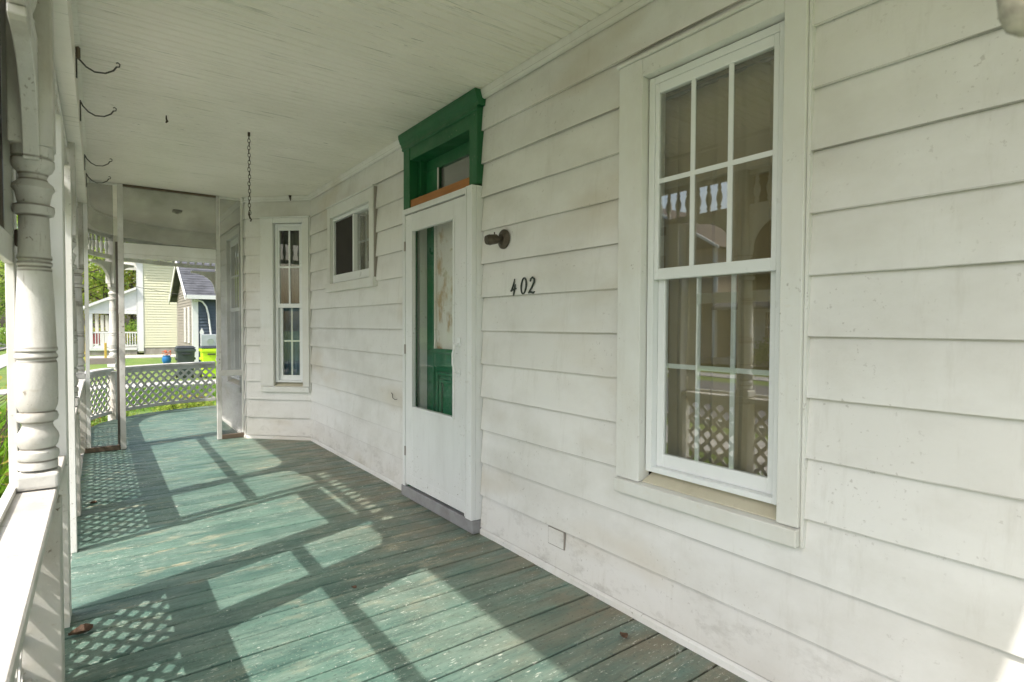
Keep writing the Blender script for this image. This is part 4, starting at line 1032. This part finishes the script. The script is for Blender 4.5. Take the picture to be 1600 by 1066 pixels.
bush('round green bush just outside the curved lattice', 1.15, 11.0, .48, .72, 1500, 'leafG', 3)
bush('dark green bush left of the round one outside the lattice', .25, 10.7, .36, .50, 900, 'leafD', 5)
bush('orange flowering plant low outside the lattice on the right', 2.05, 12.2, .34, .42, 500, 'leafG', 6, fl_='petalO')
bush('orange flowering plant low outside the lattice on the left', -.25, 11.4, .30, .40, 450, 'leafY', 7, fl_='petalO')
bush('pale flowering tuft in the bed nearest the path', 1.5, 13.2, .3, .35, 400, 'leafY', 8, fl_='petalO')
# twiggy shrub outside the nearest screen frame
t = empty('twiggy_shrub', (-1.05, 6.6, G), label='bare twiggy shrub with a few yellow leaves at the left edge', cat='shrub'); rr = random.Random(11); mb = MB(); ml = MB()
def twig(p, d, l, r, dep):
    q_ = p+d*l*.5+Vector((rr.gauss(0, .03), rr.gauss(0, .03), .02)); e = p+d*l; mb.tube([p, q_, e], [r, r*.8, r*.55], 5, caps=False)
    if dep > 0:
        for k in range(3):
            nd = (d+Vector((rr.gauss(0, .5), rr.gauss(0, .5), rr.gauss(.1, .35)))).normalized(); twig(e if k else q_, nd, l*.68, r*.6, dep-1)
    else:
        for k in range(2): quad_leaf(ml, e+Vector((rr.gauss(0, .03), rr.gauss(0, .03), 0)), .028, rr)
for k in range(5): twig(Vector((-1.05+rr.gauss(0, .05), 6.6+rr.gauss(0, .05), G)), Vector((rr.gauss(0, .35), rr.gauss(0, .3), 1)).normalized(), .62, .012, 3)
mb.build('twigs', 'bark', t); ml.build('leaves', 'leafY', t, norm=False)

# real grass blades where the lawn shows closest
rr = random.Random(5); mb = MB()
def blades(x0, x1, y0_, y1_, n):
    for i in range(n):
        x, yy = rr.uniform(x0, x1), rr.uniform(y0_, y1_); a = rr.random()*6.28; h = .05+.07*rr.random(); w_ = .006; lx, ly = cos(a)*h*.5, sin(a)*h*.5
        mb.add([(x-sin(a)*w_, yy+cos(a)*w_, G), (x+sin(a)*w_, yy-cos(a)*w_, G), (x+lx, yy+ly, G+h)], [(0, 1, 2)])
blades(-3.1, -1.3, 4.2, 16, 9000); blades(-1.2, 4.5, 14, 19, 14000); blades(.2, 3.5, 9.9, 10.4, 1500)
tag(mb.build('grass_blades', 'blade', norm=False), kind='stuff')

# yellow stakes
for i, (x, yy, l_) in enumerate([(-.55, 33, 'yellow wooden stake left of the curved post'), (.20, 33.2, 'yellow wooden stake right before the yellow house porch'), (.42, 33.4, 'thin yellow stake close behind the corner post')]):
    tag(B(x, x+.10, yy, yy+.05, G, G+.92).build('stake', 'stake', bevel=.01), l_, 'stake', 'yellow stakes in the lawn')

# --- trees -----------------------------------------------------------------
def tree_mesh(seed, h, r, n, mat, s=.2, dense=1.):
    rr = random.Random(seed); T_ = MB(); Lf = MB(); ends = []
    T_.tube([(0, 0, 0), (.1, .05, h*.25), (-.05, .1, h*.55), (.1, 0, h*.85)], [h*.022, h*.017, h*.011, h*.004], 8)
    for k in range(16):
        z = h*(.22+.6*k/16); a = k*2.4+seed; l = r*(1.05-.45*abs(k/16-.35)); p0 = Vector((0, 0, z))
        p1 = p0+Vector((cos(a)*l*.5, sin(a)*l*.5, l*.28)); p2 = p0+Vector((cos(a+.2)*l, sin(a+.2)*l, l*.45)); T_.tube([p0, p1, p2], [h*.008, h*.005, h*.002], 5); ends += [(p1, .5), (p2, .7)]
        for q_ in range(3):
            e = p1+Vector((rr.gauss(0, 1), rr.gauss(0, 1), rr.gauss(.6, .6))).normalized()*l*.45; T_.tube([p1, e], [h*.004, h*.0015], 4); ends.append((e, .6))
    ends.append((Vector((0, 0, h*.88)), .8))
    cl = [(e+Vector((rr.gauss(0, .2), rr.gauss(0, .2), rr.gauss(0, .2)))*r*.3, r*.20*(.7+.7*rr.random())) for e, w_ in ends for _ in range(2)]
    for i in range(n):
        c, cr = cl[rr.randrange(len(cl))]; d = Vector((rr.gauss(0, 1), rr.gauss(0, 1), rr.gauss(0, .8))).normalized()*cr*(rr.random()**.45)*1.25
        quad_leaf(Lf, c+d, s, rr, .5)
    return T_, Lf
KIND = {}
def tree(kind, label, x, yy, sc, rz):
    if kind not in KIND:
        seed, h, r, n, mat, s = dict(green=(1, 12, 4.2, 4200, 'leafG', .14), lime=(2, 13, 4.6, 4800, 'leafG', .15), olive=(3, 11, 3.8, 3600, 'leafY', .15), dark=(4, 13, 4.0, 5200, 'leafD', .15), bare=(6, 12, 4.4, 1200, 'leafY', .09))[kind]
        T_, Lf = tree_mesh(seed, h, r, n, mat, s)
        t = empty('tree', (0, 0, 0), local=1); T_.build('trunk', 'bark', t, norm=False, smooth=True); Lf.build('crown', mat, t, norm=False); KIND[kind] = t; o = t
    else: o = copy_tree(KIND[kind])
    o.location = (x, yy, G-.05); o.rotation_euler.z = rz; o.scale = (sc, sc, sc); tag(o, label, 'tree', 'trees around the neighbourhood')
for a in [('lime', 'tall bright green tree left of the curved post', -2.6, 58, .92, 0), ('green', 'green tree directly over the roof of the yellow house porch', .6, 62, .95, 1.2),
          ('olive', 'olive spring tree just left of the yellow house corner', 2.6, 64, .8, 2), ('dark', 'dark tree filling the gap behind the far railing', -5.2, 66, .9, .5),
          ('green', 'green tree seen at the left edge of the photograph, nearer one', -8.6, 70, .85, 3.0), ('olive', 'yellowish tree at the left edge behind the road', -11.5, 78, .9, .3),
          ('dark', 'dark green tree at the left edge lowest in the row', -9.8, 88, .8, 1.1), ('lime', 'large tree farther back behind the curved railing', 1.2, 80, 1.05, 2.2),
          ('olive', 'brownish tree behind the yellow porch railing', -1.0, 76, .75, 4.0), ('dark', 'dark tree behind the yellow house on the right', 8, 62, .9, 1.7),
          ('bare', 'sparse roadside tree mirrored left in the large window', -17, 27, .85, 0), ('bare', 'sparse tree mirrored in the middle of the large window', -31, 17, 1, 1), ('green', 'green tree mirrored in the window glass', -34, 24, .8, 2),
          ('bare', 'sparse tree across the street near the corner', -32, 9, .9, 3), ('olive', 'olive tree across the street behind the houses', -36, 30, .9, 5), ('green', 'green tree across the street farther along', -27, 46, .9, 2), ('dark', 'dark tree across the street at the left', -24, 52, .8, 4),
          ('olive', 'olive tree across the street far down', -19, 66, .8, 1)]: tree(*a)
bush('low hedge bush beneath the far trees, left one', -3.4, 50, 2.2, 1.8, 1800, 'leafD', 12, 'far hedge bushes behind the lawn', s=.12)
bush('low hedge bush beneath the far trees, middle one', -.4, 53, 2.6, 1.7, 1800, 'leafY', 13, 'far hedge bushes behind the lawn', s=.12)
bush('low hedge bush beneath the far trees, right one', 2.8, 56, 2.4, 2.0, 1800, 'leafD', 14, 'far hedge bushes behind the lawn', s=.12)
bush('low hedge bush at the left edge along the road', -7.8, 60, 2.8, 1.9, 1800, 'leafD', 15, 'far hedge bushes behind the lawn', s=.12)

# --- houses across the street (mirrored in the windows) ----------------------
def street_house(label, loc, w, dpt, h, mat, roofm, rz, porch=True, grp=None):
    t = empty('street_house', loc, rz, label=label, cat='house')
    WL[t.name] = Vector((0, 0, 0))
    B(-w/2, w/2, .08, dpt, 0, h).build('wall', mat, t)
    mb = MB(); lap(mb, -w/2, w/2, .05, .4, h, .18); mb.build('siding', mat, t)
    MB().prism([(-w/2-.4, h), (w/2+.4, h), (0, h+w*.32)], lambda p, q_, t_: (p, t_, q_), -.35, dpt+.4).build('roof', roofm, t)
    MB().prism([(-w/2-.45, h-.12), (-w/2-.45, h+.02), (0, h+w*.32+.1), (w/2+.45, h+.02), (w/2+.45, h-.12), (0, h+w*.32-.06)], lambda p, q_, t_: (p, t_, q_), -.45, -.36).build('rake_board', 'white', t)
    for s_ in (-1, 1): B(s_*w/2-.1, s_*w/2+.1, -.03, .07, 0, h).build('corner_board', 'white', t)
    for x_ in (-w*.30, 0, w*.30): far_window(t, x_-.45, x_+.45, 1.1 if x_ else 3.6, 2.5 if x_ else 4.8, -.02) if (x_ or h > 5) else None
    if h > 5:
        for x_ in (-w*.30, w*.30): far_window(t, x_-.42, x_+.42, 3.7, 4.95, -.02)
    B(-.5, .5, -.03, .02, .4, 2.5).build('door', 'white', t)
    if porch:
        MB().prism([(-2.0, 2.6), (.05, 3.3), (.05, 3.4), (-2.0, 2.72)], lambda p, q_, t_: (t_, p, q_), -w/2, w/2).build('porch_roof', roofm, t)
        B(-w/2, w/2, -1.95, .04, .1, .38).build('porch_deck', 'greyboard', t)
        for x_ in (-w/2+.1, -w/6, w/6, w/2-.1): B(x_-.08, x_+.08, -1.9, -1.74, .381, 2.6).build('porch_column', 'white', t)
    return t
street_house('tan two storey house across the street, mirrored left in the window', (-20, 20.3, G), 8.5, 8, 5.6, 'tan', 'shingleB', radians(90))
street_house('white single storey house across the street, mirrored right in the window', (-21, 10.6, G), 10, 8, 3.0, 'pinkhouse', 'shingle', radians(90))
street_house('pale house across the street farther along', (-21, 36, G), 9, 8, 5.4, 'pinkhouse', 'shingleB', radians(90))
bush('clipped hedge before the white house across the street', -19.3, 12.6, 1.1, 1.3, 1500, 'leafD', 21, 'hedges across the street', s=.08)
bush('clipped hedge at the corner of the house across the street', -19.2, 9.6, 1.0, 1.2, 1500, 'leafD', 22, 'hedges across the street', s=.08)

# --- overhead wires ----------------------------------------------------------
def wire(label, a, b, sag, r=.012):
    a, b = Vector(a), Vector(b); pts = [a.lerp(b, i/16)-Vector((0, 0, sag*4*(i/16)*(1-i/16))) for i in range(17)]
    tag(MB().tube(pts, r, 5).build('overhead_wire', 'iron', smooth=True), label, 'wire', 'overhead wires')
wire('dark service wire sagging across the yellow wall', (-9, 24, 5.6), (2.85, 27.2, 3.95), .9)
wire('thin service wire sloping down to the grey house', (-9, 23, 5.4), (3.0, 26.0, 2.4), .35, .009)
wire('street wire at the left edge', (-5.2, -20, 6.6), (-5.2, 60, 6.8), .8, .015)
wire('lower street wire at the left edge', (-5.2, -20, 6.0), (-5.2, 60, 6.2), .8, .012)
t = empty('utility_pole', (-5.0, 60, G), label='wooden utility pole down the street', cat='utility pole')
MB().tube([(-5.0, 60, G), (-5.0, 60, 8)], [.16, .12], 10).build('pole', 'bark', t); B(-5.9, -4.1, 59.95, 60.05, 7.2, 7.32).build('crossarm', 'bark', t)
